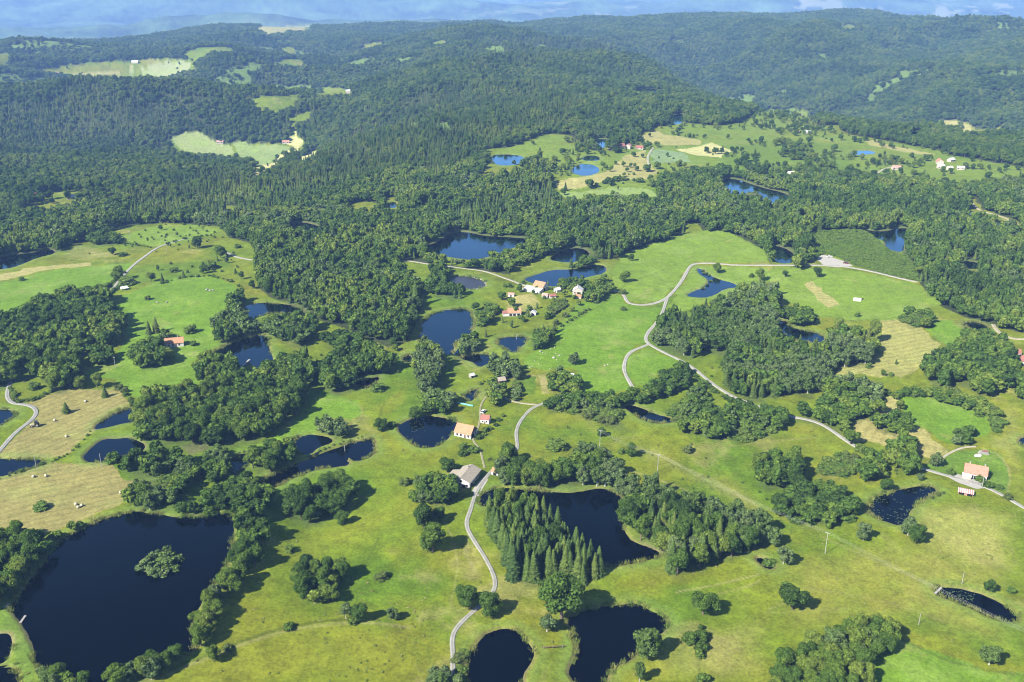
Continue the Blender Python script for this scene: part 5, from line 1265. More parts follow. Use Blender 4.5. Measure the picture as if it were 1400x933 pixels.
# ------------------------------------------------------------------ which plants are objects of their own: the ones that show largest
LIMIT = {'B': 295, 'S': 290, 'P': 290, 'U': 295}
rows = [(kd, x, y, h, w, c, sid) for (kd, x, y, h, w, c, sid) in TREES]
near = rad < 1000
for i in np.where(near)[0]:
    rows.append((str(fk[i]), FX[i], FY[i], fh[i], fw[i], 3000, None))
tx = np.array([t[1] for t in rows]); ty = np.array([t[2] for t in rows]); tz = hz(tx, ty)
th_ = np.array([t[3] for t in rows]); tw_ = np.array([t[4] for t in rows])
ppx, ppy, pd = project(tx, ty, tz + 0.6 * th_)
inframe = (ppx > -4) & (ppx < 1404) & (ppy < 940) & (ppy > 0)
size = FPX / pd * np.sqrt(th_ * tw_)
size = np.where(inframe, size, 0)
size = np.where([t[6] is not None for t in rows], size + 500 * inframe, size)
chosen = np.zeros(len(rows), bool)
kindarr = np.array([t[0] for t in rows])
for kd, lim in LIMIT.items():
    idx = np.where((kindarr == kd) & (size > 0))[0]
    chosen[idx[np.argsort(-size[idx])][:lim]] = True

KNAME = {'B': 'broadleaf_tree', 'S': 'spruce_tree', 'P': 'birch_tree', 'U': 'bush'}
KCAT = {'B': 'broadleaf tree', 'S': 'spruce', 'P': 'birch', 'U': 'bush'}
KSAY = {'B': 'leafy tree', 'S': 'dark spruce', 'P': 'pale birch', 'U': 'low bush'}
def clump_say(c):
    if c is None: return None
    if c >= 3000: return 'near edge of the great forest'
    if c >= 2000: return SCATTERS[c - 2000][0]
    if c >= 1000: return ROWS[c - 1000][0]
    return CLUMPS[c][0]

ORD = ['leftmost', 'second', 'third', 'fourth', 'fifth', 'sixth', 'seventh', 'eighth', 'ninth', 'tenth']
labels = {}
bych = {}
for i in np.where(chosen)[0]:
    t = rows[i]
    if t[6] is not None: labels[i] = f'{t[6]}'
    else: bych.setdefault((t[5], t[0]), []).append(i)
for (c, kd), idx in bych.items():
    say = KSAY[kd]; where = clump_say(c)
    prep = 'at' if c is not None and c >= 3000 else 'in'
    srt = sorted(idx, key=lambda i: ppx[i])
    if len(srt) == 1: labels[srt[0]] = f'{say} {prep} the {where}'; continue
    if len(srt) <= 8:
        for n_, i in enumerate(srt):
            q = 'leftmost' if n_ == 0 else ('rightmost' if n_ == len(srt) - 1 else ORD[n_] + ' from left')
            labels[i] = f'{say} {prep} the {where}, {q}'
        continue
    for i in idx: labels[i] = f'{say} {prep} the {where}'
    used = set()
    for q, fn in (('leftmost', lambda i: ppx[i]), ('rightmost', lambda i: -ppx[i]), ('nearest', lambda i: -ppy[i]), ('farthest back', lambda i: ppy[i]), ('biggest', lambda i: -th_[i] * tw_[i])):
        for i in sorted(idx, key=fn):
            if i not in used:
                used.add(i); labels[i] = f'{say} {prep} the {where}, {q}'; break
seen = {}
for i, l in list(labels.items()):
    if rows[i][6] is not None:
        seen.setdefault(l, []).append(i)
for l, idx in seen.items():
    if len(idx) > 1:
        for n_, i in enumerate(sorted(idx, key=lambda i: ppx[i])):
            labels[i] = f'{l}, {ORD[n_] if n_ == 0 else ORD[min(n_, 9)] + " from left"}'

vr_ = random.Random(3)
for i in labels:
    if len(labels[i].split()) > 16: print('LONG', labels[i])
for i in np.where(chosen)[0]:
    kd, x, y, h, w, c, sid = rows[i]
    cm, tm, wm = PROTO[kd][vr_.randrange(len(PROTO[kd]))]
    wbase = 3.8 if kd == 'S' else (6.6 if kd == 'P' else 8.4)
    sx = w / wbase; sz = h / 10.0
    rz = vr_.uniform(0, 6.28)
    if kd != 'U' and size[i] % 500 > 13:
        e = empty(KNAME[kd], (x, y, tz[i]), rz); e.scale = (sx, sx * vr_.uniform(0.92, 1.08), sz)
        link(bpy.data.objects.new('crown', cm), e)
        link(bpy.data.objects.new('trunk', tm), e)
    else:
        e = link(bpy.data.objects.new(KNAME[kd], wm)); e.location = (x, y, tz[i] - (0.05 * h if kd == 'U' else 0)); e.rotation_euler = (0, 0, rz)
        e.scale = (sx, sx * vr_.uniform(0.85, 1.15), sz)
    where = clump_say(c)
    tag(e, labels[i], KCAT[kd], (f'{KCAT[kd]}s of the {where}' if where else f'{KCAT[kd]}s standing alone'))

# ------------------------------------------------------------------ the rest of each kind: one object of uncounted growth
def scatter_group(name, meshes):
    ng = bpy.data.node_groups.new(name, 'GeometryNodeTree')
    ng.interface.new_socket('Geometry', in_out='INPUT', socket_type='NodeSocketGeometry')
    ng.interface.new_socket('Geometry', in_out='OUTPUT', socket_type='NodeSocketGeometry')
    gi = ng.nodes.new('NodeGroupInput'); go = ng.nodes.new('NodeGroupOutput')
    jn = ng.nodes.new('GeometryNodeJoinGeometry')
    for me in meshes:
        ob = bpy.data.objects.new(me.name, me)
        oi = ng.nodes.new('GeometryNodeObjectInfo'); oi.inputs['Object'].default_value = ob
        gt = ng.nodes.new('GeometryNodeGeometryToInstance')
        ng.links.new(oi.outputs['Geometry'], gt.inputs[0]); ng.links.new(gt.outputs[0], jn.inputs[0])
    ip = ng.nodes.new('GeometryNodeInstanceOnPoints'); ip.inputs['Pick Instance'].default_value = True
    def attr(nm, ty):
        n = ng.nodes.new('GeometryNodeInputNamedAttribute'); n.data_type = ty; n.inputs['Name'].default_value = nm; return n
    av = attr('pick', 'INT'); ar = attr('turn', 'FLOAT_VECTOR'); as_ = attr('size', 'FLOAT_VECTOR')
    ng.links.new(gi.outputs[0], ip.inputs['Points']); ng.links.new(jn.outputs[0], ip.inputs['Instance'])
    ng.links.new(av.outputs['Attribute'], ip.inputs['Instance Index'])
    ng.links.new(ar.outputs['Attribute'], ip.inputs['Rotation']); ng.links.new(as_.outputs['Attribute'], ip.inputs['Scale'])
    ng.links.new(ip.outputs[0], go.inputs[0])
    return ng

def stuff_points(name, label, x, y, z, h, w, kd, meshes, wbase, hbase=10.0):
    n = len(x)
    me = bpy.data.meshes.new(name); me.vertices.add(n)
    me.vertices.foreach_set('co', np.stack([x, y, z], 1).astype(np.float32).ravel())
    rg = np.random.default_rng(n)
    A = me.attributes.new('pick', 'INT', 'POINT'); A.data.foreach_set('value', rg.integers(0, len(meshes), n).astype(np.int32))
    A = me.attributes.new('turn', 'FLOAT_VECTOR', 'POINT'); tt = np.zeros((n, 3), np.float32); tt[:, 2] = rg.uniform(0, 6.28, n); A.data.foreach_set('vector', tt.ravel())
    A = me.attributes.new('size', 'FLOAT_VECTOR', 'POINT')
    sc = np.stack([w / wbase, w / wbase * rg.uniform(0.85, 1.15, n), h / hbase], 1).astype(np.float32); A.data.foreach_set('vector', sc.ravel())
    me.update()
    o = link(bpy.data.objects.new(name, me))
    md = o.modifiers.new('scatter', 'NODES'); md.node_group = scatter_group(name, meshes)
    tag(o, label, kind='stuff')
    return o

SAYF = {'B': ('broadleaf_forest', 'broadleaf forest covering the far hills in mid green'), 'S': ('spruce_forest', 'dark spruce forest of plantations on the far slopes'),
        'P': ('birch_forest', 'pale birches mixed through the far woods'), 'U': ('undergrowth', 'countless small bushes along the far fields and banks')}
nearset = np.where(near)[0]
for kd in 'BSPU':
    idx = np.where((kindarr == kd) & ~chosen)[0]
    fi = np.where((fk == kd) & ~near)[0]
    X = np.concatenate([tx[idx], FX[fi]]); Y = np.concatenate([ty[idx], FY[fi]]); Z = np.concatenate([tz[idx], FZ[fi]])
    Hh = np.concatenate([th_[idx], fh[fi]]); Ww = np.concatenate([tw_[idx], fw[fi]])
    if not len(X): continue
    wb = 3.8 if kd == 'S' else (6.6 if kd == 'P' else 8.4)
    dist = np.hypot(X, Y); n_ = dist < 1250
    nm, lab = SAYF[kd]
    # detailed plants where they show larger, sparser ones far away: both are variants of the one object
    full = [p[2] for p in PROTO[kd]]; low = LOW[kd]
    o = stuff_points(nm, lab, X, Y, Z, Hh, Ww, kd, full + low, wb)
    rg = np.random.default_rng(9)
    pick = np.where(n_, rg.integers(0, len(full), len(X)), len(full) + rg.integers(0, len(low), len(X))).astype(np.int32)
    # joined instances come out in reverse order of linking
    o.data.attributes['pick'].data.foreach_set('value', pick)

# scrub, reeds, lily pads
sx_, sy_ = scatter(SCRUBW, 2.5, rng); k = road_ok(sx_, sy_, 1.5) & pond_ok(sx_, sy_, 0.5); sx_, sy_ = sx_[k], sy_[k]
scr = []
for v in range(3):
    lb = lobes_broad(np.random.default_rng(840 + v), 4.6, 4.0, 5.0, 8, 2.2)
    scr.append(mesh_mixed('shrub', *crown(840 + v, lb, 200, 1.8, 0.9, 0.9), [M['scrub']]))
stuff_points('scrub', 'carpet of light green scrub beside the gravel car park', sx_, sy_, hz(sx_, sy_) - 0.2, rng.uniform(0.6, 2.4, len(sx_)), rng.uniform(2.8, 5.2, len(sx_)), 'scrub', scr, 8.4)

def reed_mesh(seed):
    rg = np.random.default_rng(seed); n = 40
    V = []; F = []
    for i in range(n):
        x_, y_ = rg.normal(size=2) * 0.45; a_ = rg.uniform(0, 6.28); h_ = rg.uniform(0.6, 1.3); b_ = rg.normal(size=2) * 0.3
        k_ = len(V); c_, s_ = math.cos(a_) * 0.07, math.sin(a_) * 0.07
        V += [(x_ - c_, y_ - s_, 0), (x_ + c_, y_ + s_, 0), (x_ + b_[0] + c_ * .3, y_ + b_[1] + s_ * .3, h_), (x_ + b_[0] - c_ * .3, y_ + b_[1] - s_ * .3, h_)]
        F.append((k_, k_ + 1, k_ + 2, k_ + 3))
    return np_mesh('reed_tuft', np.array(V), np.array(F), M['reed'])
rx = []; ry = []
for nm, lab, poly, z0 in PW:
    d0 = np.hypot(*poly.mean(0))
    if d0 > 800: continue
    q = densify(poly, 1.1)
    nz = fbm(q[:, 0] / 12, q[:, 1] / 12, 3, 71)
    q = q[nz > -0.12]; q = q + rng.normal(size=q.shape) * 0.7
    rx.append(q[:, 0]); ry.append(q[:, 1])
rx = np.concatenate(rx); ry = np.concatenate(ry)
stuff_points('reeds', 'reeds and tall grass fringing the pond banks', rx, ry, np.maximum(hz(rx, ry), -99) - 0.05, rng.uniform(0.6, 1.9, len(rx)), rng.uniform(0.8, 1.9, len(rx)), 'r', [reed_mesh(1), reed_mesh(2)], 1.0, 1.0)

# tussocks and weeds on the near rough pasture
tp = Ppoly([(-60, 960), (-60, 620), (700, 560), (1460, 560), (1460, 960)], 0, 60)
ux, uy = scatter(tp, 3.0, rng)
k = rng.random(len(ux)) < np.clip(0.9 * fbm(ux / 22, uy / 22, 4, 271, 0.65) - 0.08, 0.0, 0.6)
ux, uy = ux[k], uy[k]
k = pond_ok(ux, uy, 1.5) & road_ok(ux, uy, 1.2)
for f in FIELDW:
    k &= ~inside(ux, uy, f[4])
ux, uy = ux[k], uy[k]
tus = []
for v in range(3):
    lb = [((0, 0, 1.5), 2.6)] + lobes_broad(np.random.default_rng(860 + v), 1.6, 4.5, 1.8, 7, 1.8)
    me_ = mesh_mixed('tussock', *crown(860 + v, lb, 150, 1.6, 0.6, 0.8), [M['reed']]); tus.append(me_)
stuff_points('tussocks', 'tussocks of tall weeds and rough grass over the pasture', ux, uy, hz(ux, uy) - 0.12, rng.uniform(0.25, 0.7, len(ux)), rng.uniform(0.7, 1.9, len(ux)), 't', tus, 9.0, 4.0)

def pads(label, pond_i, n, seed, zone=None):
    nm, lab, poly, z0 = PW[pond_i]
    rg = np.random.default_rng(seed)
    lo, hi = poly.min(0), poly.max(0)
    x_ = rg.uniform(lo[0], hi[0], n * 6); y_ = rg.uniform(lo[1], hi[1], n * 6)
    m_ = inside(x_, y_, poly) & (edge_dist(x_, y_, poly) > 0.6) & (fbm(x_ / 11, y_ / 11, 3, seed) > 0.20)
    if zone: m_ &= zone(x_, y_, lo, hi)
    x_, y_ = x_[m_][:n], y_[m_][:n]
    V = []; F = []
    for a_, b_ in zip(x_, y_):
        r_ = rg.uniform(0.15, 0.5); k_ = len(V); t0 = rg.uniform(0, 6.28)
        V += [(a_ + r_ * math.cos(t0 + j * 0.95) * rg.uniform(.8, 1.2), b_ + r_ * math.sin(t0 + j * 0.95), z0 + 0.03 + 0.01 * rg.random()) for j in range(6)]
        F.append(tuple(range(k_, k_ + 6)))
    me = bpy.data.meshes.new('lily_pads'); me.from_pydata(V, [], F); me.materials.append(M['pad'])
    tag(link(bpy.data.objects.new('lily_pads', me)), label, kind='stuff')
for args in PADS: pads(*args)

HSC = {(638, 657): 0.86, (664, 577): 0.74, (679, 648): 0.8, (1333, 650): 0.9, (739, 396): 0.80, (703, 430): 0.76, (790, 405): 0.86, (1394, 496): 0.85, (1383, 485): 0.85, (745.5, 406.5): 0.85, (755, 407): 0.85, (699, 405): 0.8, (729.5, 430.5): 0.9, (762, 399): 0.85, (239, 472): 0.92}
# ------------------------------------------------------------------ buildings
def seat(px, py):
    return P(px, py)

def house(name, label, cat, px, py, L, D, wall_h, roof_h, yaw, roofm, wallm='white', group=None, openings=(), chimney=None, over=0.45, lean=None, detail=True, gable=None, skylights=0, base_drop=1.5):
    """ridge along local x; front is local -y; openings: (side, offset, sill, width, height, kind)"""
    x, y, z = seat(px, py)
    e = empty(name, (x, y, z), R(yaw)); tag(e, label, cat, group); e.scale = (HSC.get((px, py), 1.0),) * 3
    hL, hD = L / 2, D / 2
    m = MB()
    v = [(-hL, -hD, -base_drop), (hL, -hD, -base_drop), (hL, hD, -base_drop), (-hL, hD, -base_drop), (-hL, -hD, wall_h), (hL, -hD, wall_h), (hL, hD, wall_h), (-hL, hD, wall_h), (-hL, 0, wall_h + roof_h - 0.08), (hL, 0, wall_h + roof_h - 0.08)]
    f = [(0, 1, 5, 4), (2, 3, 7, 6), (1, 2, 6, 9, 5), (3, 0, 4, 8, 7), (4, 5, 9, 8), (6, 7, 8, 9), (3, 2, 1, 0)]
    m.poly(v, f)
    m.build('wall', M[wallm], e)
    if gable:
        for s in ((-1, 1) if gable == 'both' else (1,)):
            g_ = MB(); X = s * (hL + 0.03)
            g_.poly([(X, -hD * 0.96, wall_h), (X, hD * 0.96, wall_h), (X, 0, wall_h + roof_h * 0.9), (X + s * 0.06, -hD * 0.96, wall_h), (X + s * 0.06, hD * 0.96, wall_h), (X + s * 0.06, 0, wall_h + roof_h * 0.9)], [(0, 1, 2), (3, 5, 4), (0, 3, 4, 1), (1, 4, 5, 2), (2, 5, 3, 0)])
            g_.build('dark_gable', M['wood'], e)  # dark panel laid over the gable triangle
    rf = MB(); t = 0.16
    sl = math.atan2(roof_h, hD); oy = over * math.cos(sl); oz = over * math.sin(sl)
    X = hL + over * 0.8
    for s in (-1, 1):
        a_ = (s * (hD + oy), wall_h - oz + 0.05); b_ = (0.0, wall_h + roof_h + 0.05)
        vv = [(-X, a_[0], a_[1]), (X, a_[0], a_[1]), (X, b_[0], b_[1]), (-X, b_[0], b_[1])]
        vv += [(p[0], p[1], p[2] + t) for p in vv]
        rf.poly(vv, [(3, 2, 1, 0), (4, 5, 6, 7), (0, 1, 5, 4), (1, 2, 6, 5), (3, 0, 4, 7)])
    rf.cyl((-X, 0, wall_h + roof_h + 0.2), (X, 0, wall_h + roof_h + 0.2), 0.13, seg=6)
    ro = rf.build('roof', M[roofm], e)
    if chimney is not None:
        for cx_ in (chimney if isinstance(chimney, (list, tuple)) else [chimney]):
            c = MB(); cz = wall_h + roof_h
            c.box((cx_ * hL, 0.16 * hD, cz + 0.2), (0.7, 0.7, 2.0)); c.box((cx_ * hL, 0.16 * hD, cz + 1.25), (0.86, 0.86, 0.14)); c.cyl((cx_ * hL, 0.16 * hD, cz + 1.3), (cx_ * hL, 0.16 * hD, cz + 1.65), 0.16, seg=8)
            c.build('chimney', M['stone'], ro)
    for k in range(skylights):
        s_ = MB(); u_ = -0.3 + 0.6 * k
        s_.box((u_ * hL, -hD * 0.55, wall_h + roof_h * 0.45 + 0.28), (0.9, 1.1, 0.10), rx=sl)
        s_.build('skylight', M['glass'], ro)
    for side, off, sill, w_, h_, kind in openings:
        rz = {'f': 0, 'b': math.pi, 'r': math.pi / 2, 'l': -math.pi / 2}[side]
        half = hD if side in 'fb' else hL
        q = Matrix.Rotation(rz, 4, 'Z')
        def put(mb, cx_, cy_, cz_, sx_, sy_, sz_):
            c = q @ Vector((cx_, cy_, cz_)); mb.box(c, (sx_, sy_, sz_), rz=rz)
        if kind == 'window':
            fm = MB()
            for dx, dz, sx_, sz_ in ((-w_ / 2, 0, 0.12, h_ + 0.24), (w_ / 2, 0, 0.12, h_ + 0.24), (0, h_ / 2 + 0.06, w_, 0.12), (0, -h_ / 2 - 0.06, w_, 0.12), (0, 0, 0.07, h_)):
                put(fm, off + dx, -half - 0.04, sill + h_ / 2 + dz, sx_, 0.12, sz_)
            wn = fm.build('window', M['wood'], e)
            pn = MB(); put(pn, off, -half - 0.012, sill + h_ / 2, w_ - 0.1, 0.05, h_); pn.build('pane', M['glass'], wn)
        elif kind == 'door':
            dm = MB(); put(dm, off, -half - 0.03, sill + h_ / 2, w_, 0.10, h_); dd = dm.build('door', M['wood'], e)
            hm_ = MB(); put(hm_, off + w_ * 0.36, -half - 0.11, sill + 1.0, 0.12, 0.06, 0.06); hm_.build('handle', M['galv'], dd)
        else:
            om = MB(); put(om, off, -half - 0.02, sill + h_ / 2, w_, 0.08, h_); om.build('doorway', M['dark'], e)
    if lean:
        # (side x centre, side y centre, size x, size y, low height, high height, roof material, wall material, name): roof falls away from the house
        for (cx_, cy_, sx_, sy_, lo_, hi_, rm, wm, dirn) in lean:
            lw = MB(); x0, x1, y0, y1 = cx_ - sx_ / 2, cx_ + sx_ / 2, cy_ - sy_ / 2, cy_ + sy_ / 2
            hh = {'-x': (lo_, hi_, hi_, lo_), '+x': (hi_, lo_, lo_, hi_), '-y': (lo_, lo_, hi_, hi_), '+y': (hi_, hi_, lo_, lo_)}[dirn]
            cor = [(x0, y0), (x1, y0), (x1, y1), (x0, y1)]
            lw.poly([(a_, b_, -base_drop) for a_, b_ in cor] + [(a_, b_, h_) for (a_, b_), h_ in zip(cor, hh)], [(3, 2, 1, 0), (4, 5, 6, 7), (0, 1, 5, 4), (1, 2, 6, 5), (2, 3, 7, 6), (3, 0, 4, 7)])
            wo_ = lw.build('side_wing', M[wm], e)
            o_ = 0.35; cor2 = [(x0 - o_, y0 - o_), (x1 + o_, y0 - o_), (x1 + o_, y1 + o_), (x0 - o_, y1 + o_)]
            lr = MB(); lr.poly([(a_, b_, h_ + 0.04) for (a_, b_), h_ in zip(cor2, hh)] + [(a_, b_, h_ + 0.2) for (a_, b_), h_ in zip(cor2, hh)], [(3, 2, 1, 0), (4, 5, 6, 7), (0, 1, 5, 4), (1, 2, 6, 5), (2, 3, 7, 6), (3, 0, 4, 7)])
            lr.build('wing_roof', M[rm], wo_)
    return e

WIN = lambda side, off, sill=1.0, w=1.1, h=1.2: (side, off, sill, w, h, 'window')
house('house', 'large chalet with wide grey brown roof and white walls at the end of the drive', 'house', 638, 657, 17.5, 11.0, 4.2, 2.3, 70, 'greyroof', 'white', None,
      [WIN('l', -3.2, 1.0, 1.4, 1.3), WIN('l', -1.0, 1.0, 1.4, 1.3), ('l', 1.6, 0.0, 2.6, 2.2, 'doorway'), WIN('l', 3.8, 1.0, 1.2, 1.2), WIN('l', 0, 3.6, 1.6, 1.1), ('f', -5, 0.0, 2.4, 2.2, 'doorway'), WIN('f', -1.5), WIN('f', 2.0), WIN('f', 5.0), ('f', 7.2, 0, 1.0, 2.1, 'door')],
      chimney=[0.55], over=0.9, lean=[(-1.0, 8.2, 11.0, 5.6, 2.8, 4.0, 'greyroof', 'white', '+y')], gable=None)
house('barn', 'wide orange roofed stone barn below the squared pond', 'barn', 637, 594, 10.5, 9.0, 2.7, 3.6, -24, 'orange', 'white', None,
      [WIN('f', -3.3, 0.8), WIN('f', -1.0, 0.8), ('f', 1.6, 0, 1.1, 2.0, 'door'), WIN('f', 3.8, 0.8), ('r', -1.5, 0, 2.4, 2.3, 'doorway'), WIN('r', 1.6, 0.9)], chimney=None, gable='right')
house('cottage', 'small white cottage with a dark red roof behind the orange roofed barn', 'cottage', 664, 577, 7.0, 6.5, 3.6, 2.6, -12, 'red', 'white', None,
      [WIN('f', -1.8, 1.2), WIN('f', 1.5, 1.2), ('f', 0, 0, 1.0, 2.0, 'door'), WIN('r', 0, 1.2)], chimney=-0.5, gable='right')
house('shed', 'small white garage with orange roof beside the drive', 'garage', 679, 648, 5.6, 5.0, 2.5, 1.6, -28, 'orange', 'white', None, [('f', 0, 0, 2.6, 2.1, 'doorway'), WIN('r', 0, 1.0, 0.8, 0.8)])
house('farmhouse', 'white farmhouse with a long salmon red roof on the right lane', 'farmhouse', 1333, 650, 12.5, 10.5, 3.4, 3.4, -25, 'salmon', 'white', None,
      [WIN('f', -4.2, 0.9, 1.2, 1.3), WIN('f', -1.6, 0.9, 1.2, 1.3), ('f', 0.6, 0, 2.6, 2.1, 'doorway'), WIN('f', 3.2, 0.9, 1.2, 1.3), WIN('r', -2.4, 1.0), WIN('r', 1.5, 1.0), WIN('r', 0, 4.0, 1.0, 1.2)], chimney=[-0.6, 0.72], lean=[(-4.6, -6.6, 4.6, 2.6, 2.2, 2.8, 'whiteroof', 'cream', '-y')], over=0.5)
house('shed', 'open shed with red and white striped sheet roof across the yard', 'shed', 1320, 675, 7.0, 4.4, 1.6, 0.7, -24, 'striped', 'pink', None, [('f', -2, 0, 2.6, 1.7, 'doorway'), ('f', 2, 0, 2.6, 1.7, 'doorway')])
house('barn', 'old farm barn with a tall orange roof and long grey lean-to', 'barn', 739, 396, 12.0, 12.0, 4.2, 4.4, -33, 'orange', 'white', None,
      [('r', -2, 0, 3.2, 3.0, 'doorway'), WIN('r', 2.6, 1.6), WIN('f', 3, 1.2)], chimney=None, lean=[(-3.2, -9.2, 19.0, 7.0, 2.3, 4.0, 'metalroof', 'white', '-y'), (-12.2, -8.2, 5.0, 6.4, 2.0, 3.0, 'red', 'white', '-x')])
house('barn', 'long orange tiled barn with a reddish wing and dark openings', 'barn', 703, 430, 13.0, 9.5, 3.2, 3.4, 6, 'orange', 'white', None,
      [('f', -4.0, 0, 2.8, 2.2, 'doorway'), ('f', -0.2, 0, 2.8, 2.2, 'doorway'), ('f', 3.9, 0, 2.8, 2.2, 'doorway')], lean=[(-9.2, -0.5, 5.2, 8.0, 2.3, 3.4, 'red', 'white', '-x')])
house('house', 'tall pale house with a whitish roof among garden trees', 'house', 790, 405, 8.5, 9.0, 6.2, 3.2, 80, 'whiteroof', 'cream', None,
      [WIN('l', -2.4, 1.0), WIN('l', 2.4, 1.0), WIN('l', -2.4, 3.9), WIN('l', 0, 3.9), WIN('l', 2.4, 3.9), ('l', 0, 0, 1.1, 2.1, 'door'), WIN('f', -2, 1.0), WIN('f', 2, 1.0), WIN('f', -2, 3.9), WIN('f', 2, 3.9)], chimney=[0.5], lean=[(-6.2, -1.0, 4.0, 6.0, 2.2, 3.4, 'orange', 'cream', '-x')])
house('shed', 'pinkish roofed shed in front of the old farm barn', 'shed', 745.5, 406.5, 5.5, 4.5, 2.3, 1.4, -20, 'pink', 'white', None, [('f', 0, 0, 1.8, 1.8, 'doorway')])
house('shed', 'brick red roofed shed right of the pinkish one', 'shed', 755, 407, 6.0, 4.5, 2.2, 1.3, 18, 'red', 'white', None, [('f', 0, 0, 1.6, 1.7, 'doorway')])
house('shed', 'small white gabled hut above the farm sheds', 'hut', 762, 399, 5.0, 4.5, 2.6, 1.6, 40, 'whiteroof', 'white', None, [('l', 0, 0, 1.2, 1.8, 'doorway')])
house('shed', 'white and red hut left of the old farm barn', 'hut', 699, 405, 6.0, 4.2, 2.2, 1.2, -10, 'pink', 'white', None, [('f', 0, 0, 1.5, 1.7, 'doorway')])
house('shed', 'little white hut by the track right of the long orange barn', 'hut', 729.5, 430.5, 3.8, 4.5, 2.4, 1.5, 75, 'metalroof', 'white', None, [('l', 0, 0, 1.2, 1.7, 'doorway')])
house('farmhouse', 'left farmhouse with a long orange roof under the tan ploughed patch', 'farmhouse', 239, 472, 13.5, 8.0, 3.0, 3.0, 16, 'orange', 'white', None,
      [WIN('f', -4), WIN('f', -1), WIN('f', 3.5), ('f', 1.2, 0, 1.1, 2.0, 'door'), WIN('r', 0)], chimney=[0.4], lean=[(-9.0, -0.5, 4.6, 6.0, 2.2, 3.0, 'pink', 'white', '-x')])
house('house', 'red roofed house cut by the right photo edge, nearer of two', 'house', 1394, 496, 15.0, 9.5, 3.2, 3.2, -14, 'red', 'white', None, [WIN('f', -4), WIN('f', 0), WIN('f', 3), ('f', 5.5, 0, 1.1, 2.1, 'door')], chimney=[0.0])
house('house', 'low red roofed wing behind the red roofed house at the right edge', 'house', 1383, 485, 12.0, 7.5, 2.8, 2.4, -14, 'red', 'white', None, [WIN('f', -3), WIN('f', 1)], chimney=None)
house('shed', 'bright white shed half hidden in the pasture grove', 'shed', 779, 517, 5.5, 4.2, 2.2, 1.0, -24, 'tarp', 'white', None, [('f', 0, 0, 1.6, 1.6, 'doorway')])
house('shed', 'shaded little hut above the earth track', 'hut', 685, 523, 5.0, 4.5, 2.2, 1.5, 20, 'greyroof', 'wood', None, [('f', 0, 0, 1.2, 1.7, 'doorway')])
house('shed', 'tiny pale hut beside the thin blue pool', 'hut', 645, 516, 3.0, 2.8, 1.8, 0.9, 30, 'metalroof', 'greywood', None, [('f', 0, 0, 0.9, 1.5, 'doorway')])
FARH = [
 (836, 203, 15, 9, 4, 3.2, -5, 'red', 'white', 'far farm with red roof, first from the left above the pale fields'), (849, 203, 13, 10, 5.5, 3.5, 20, 'red', 'white', 'far white house with red roof, second from the left above the pale fields'),
 (859, 203, 11, 10, 5.5, 3.2, 70, 'pink', 'cream', 'far cream house, third from the left above the pale fields'), (874, 204, 14, 9, 3.5, 3.0, -4, 'red', 'pink', 'far brick red barn, rightmost above the pale fields'),
 (1092.5, 158, 18, 9, 3.6, 3.0, 0, 'pink', 'white', 'far long house with faded roof in the upper clearing'), (1104, 183, 14, 9, 3.2, 3.5, 10, 'metalroof', 'white', 'far white roofed barn at the clearing edge'),
 (1089, 182, 11, 8, 3, 2.5, 0, 'pink', 'white', 'far small pinkish house left of the white roofed barn'), (1082, 240, 16, 10, 4, 3, 5, 'whiteroof', 'white', 'far pale farm above the bright blue lake'),
 (1138, 243, 15, 10, 4, 3, -8, 'pink', 'white', 'far pinkish roofed house in the dark belt'), (1158, 246, 14, 10, 4, 3, 4, 'orange', 'cream', 'far orange roofed house right of the pinkish one'),
 (1225, 232, 15, 10, 4, 3, 0, 'pink', 'cream', 'far pale house at the end of the meadow track'), (1284.5, 224, 12, 12, 5, 4, 80, 'salmon', 'white', 'far house with salmon roof in the hamlet'),
 (1300, 221, 12, 9, 4, 3, 30, 'metalroof', 'white', 'far pale roofed house right of the salmon one'), (1286, 230, 12, 8, 4, 2.5, 0, 'whiteroof', 'white', 'far white house below the salmon one'),
 (1313, 232, 12, 8, 3.5, 2.5, -15, 'metalroof', 'white', 'far pale shed at the right end of the hamlet'), (1298, 232, 9, 8, 3.5, 2.5, 10, 'whiteroof', 'white', 'far small white house in the middle of the hamlet'),
 (301, 196, 17, 10, 4, 3.5, 12, 'pink', 'cream', 'far pinkish house between the two upper valley fields'), (391, 196, 18, 10, 4, 3.5, 8, 'salmon', 'white', 'far red roofed farm in the upper valley bottom'),
 (53, 270, 13, 9, 4, 3.5, -8, 'red', 'white', 'far house with a red roof in the left forest'), (97, 272, 13, 10, 4, 3.5, 25, 'metalroof', 'white', 'far pale roofed house in the left forest'),
 (76, 102, 26, 12, 5, 4, 5, 'pink', 'cream', 'very far pale farm in the left clearing'), (185, 86, 28, 13, 5, 4, -5, 'metalroof', 'white', 'very far white roofed farm in the left clearing'), (478, 127, 22, 12, 5, 4, 10, 'metalroof', 'white', 'very far white farm beside the lone clearing'),
]
for px, py, L, D, wh, rh, yw, rm, wm, lab in FARH:
    house('house', lab, 'house', px, py, L * 0.72, D * 0.72, wh * 0.7, rh * 0.75, yw, rm, 'cream', 'far houses among the woods', [WIN('f', -L * 0.25, 1.2, 1.6, 1.5), WIN('f', L * 0.2, 1.2, 1.6, 1.5)] if py > 140 else (), None)

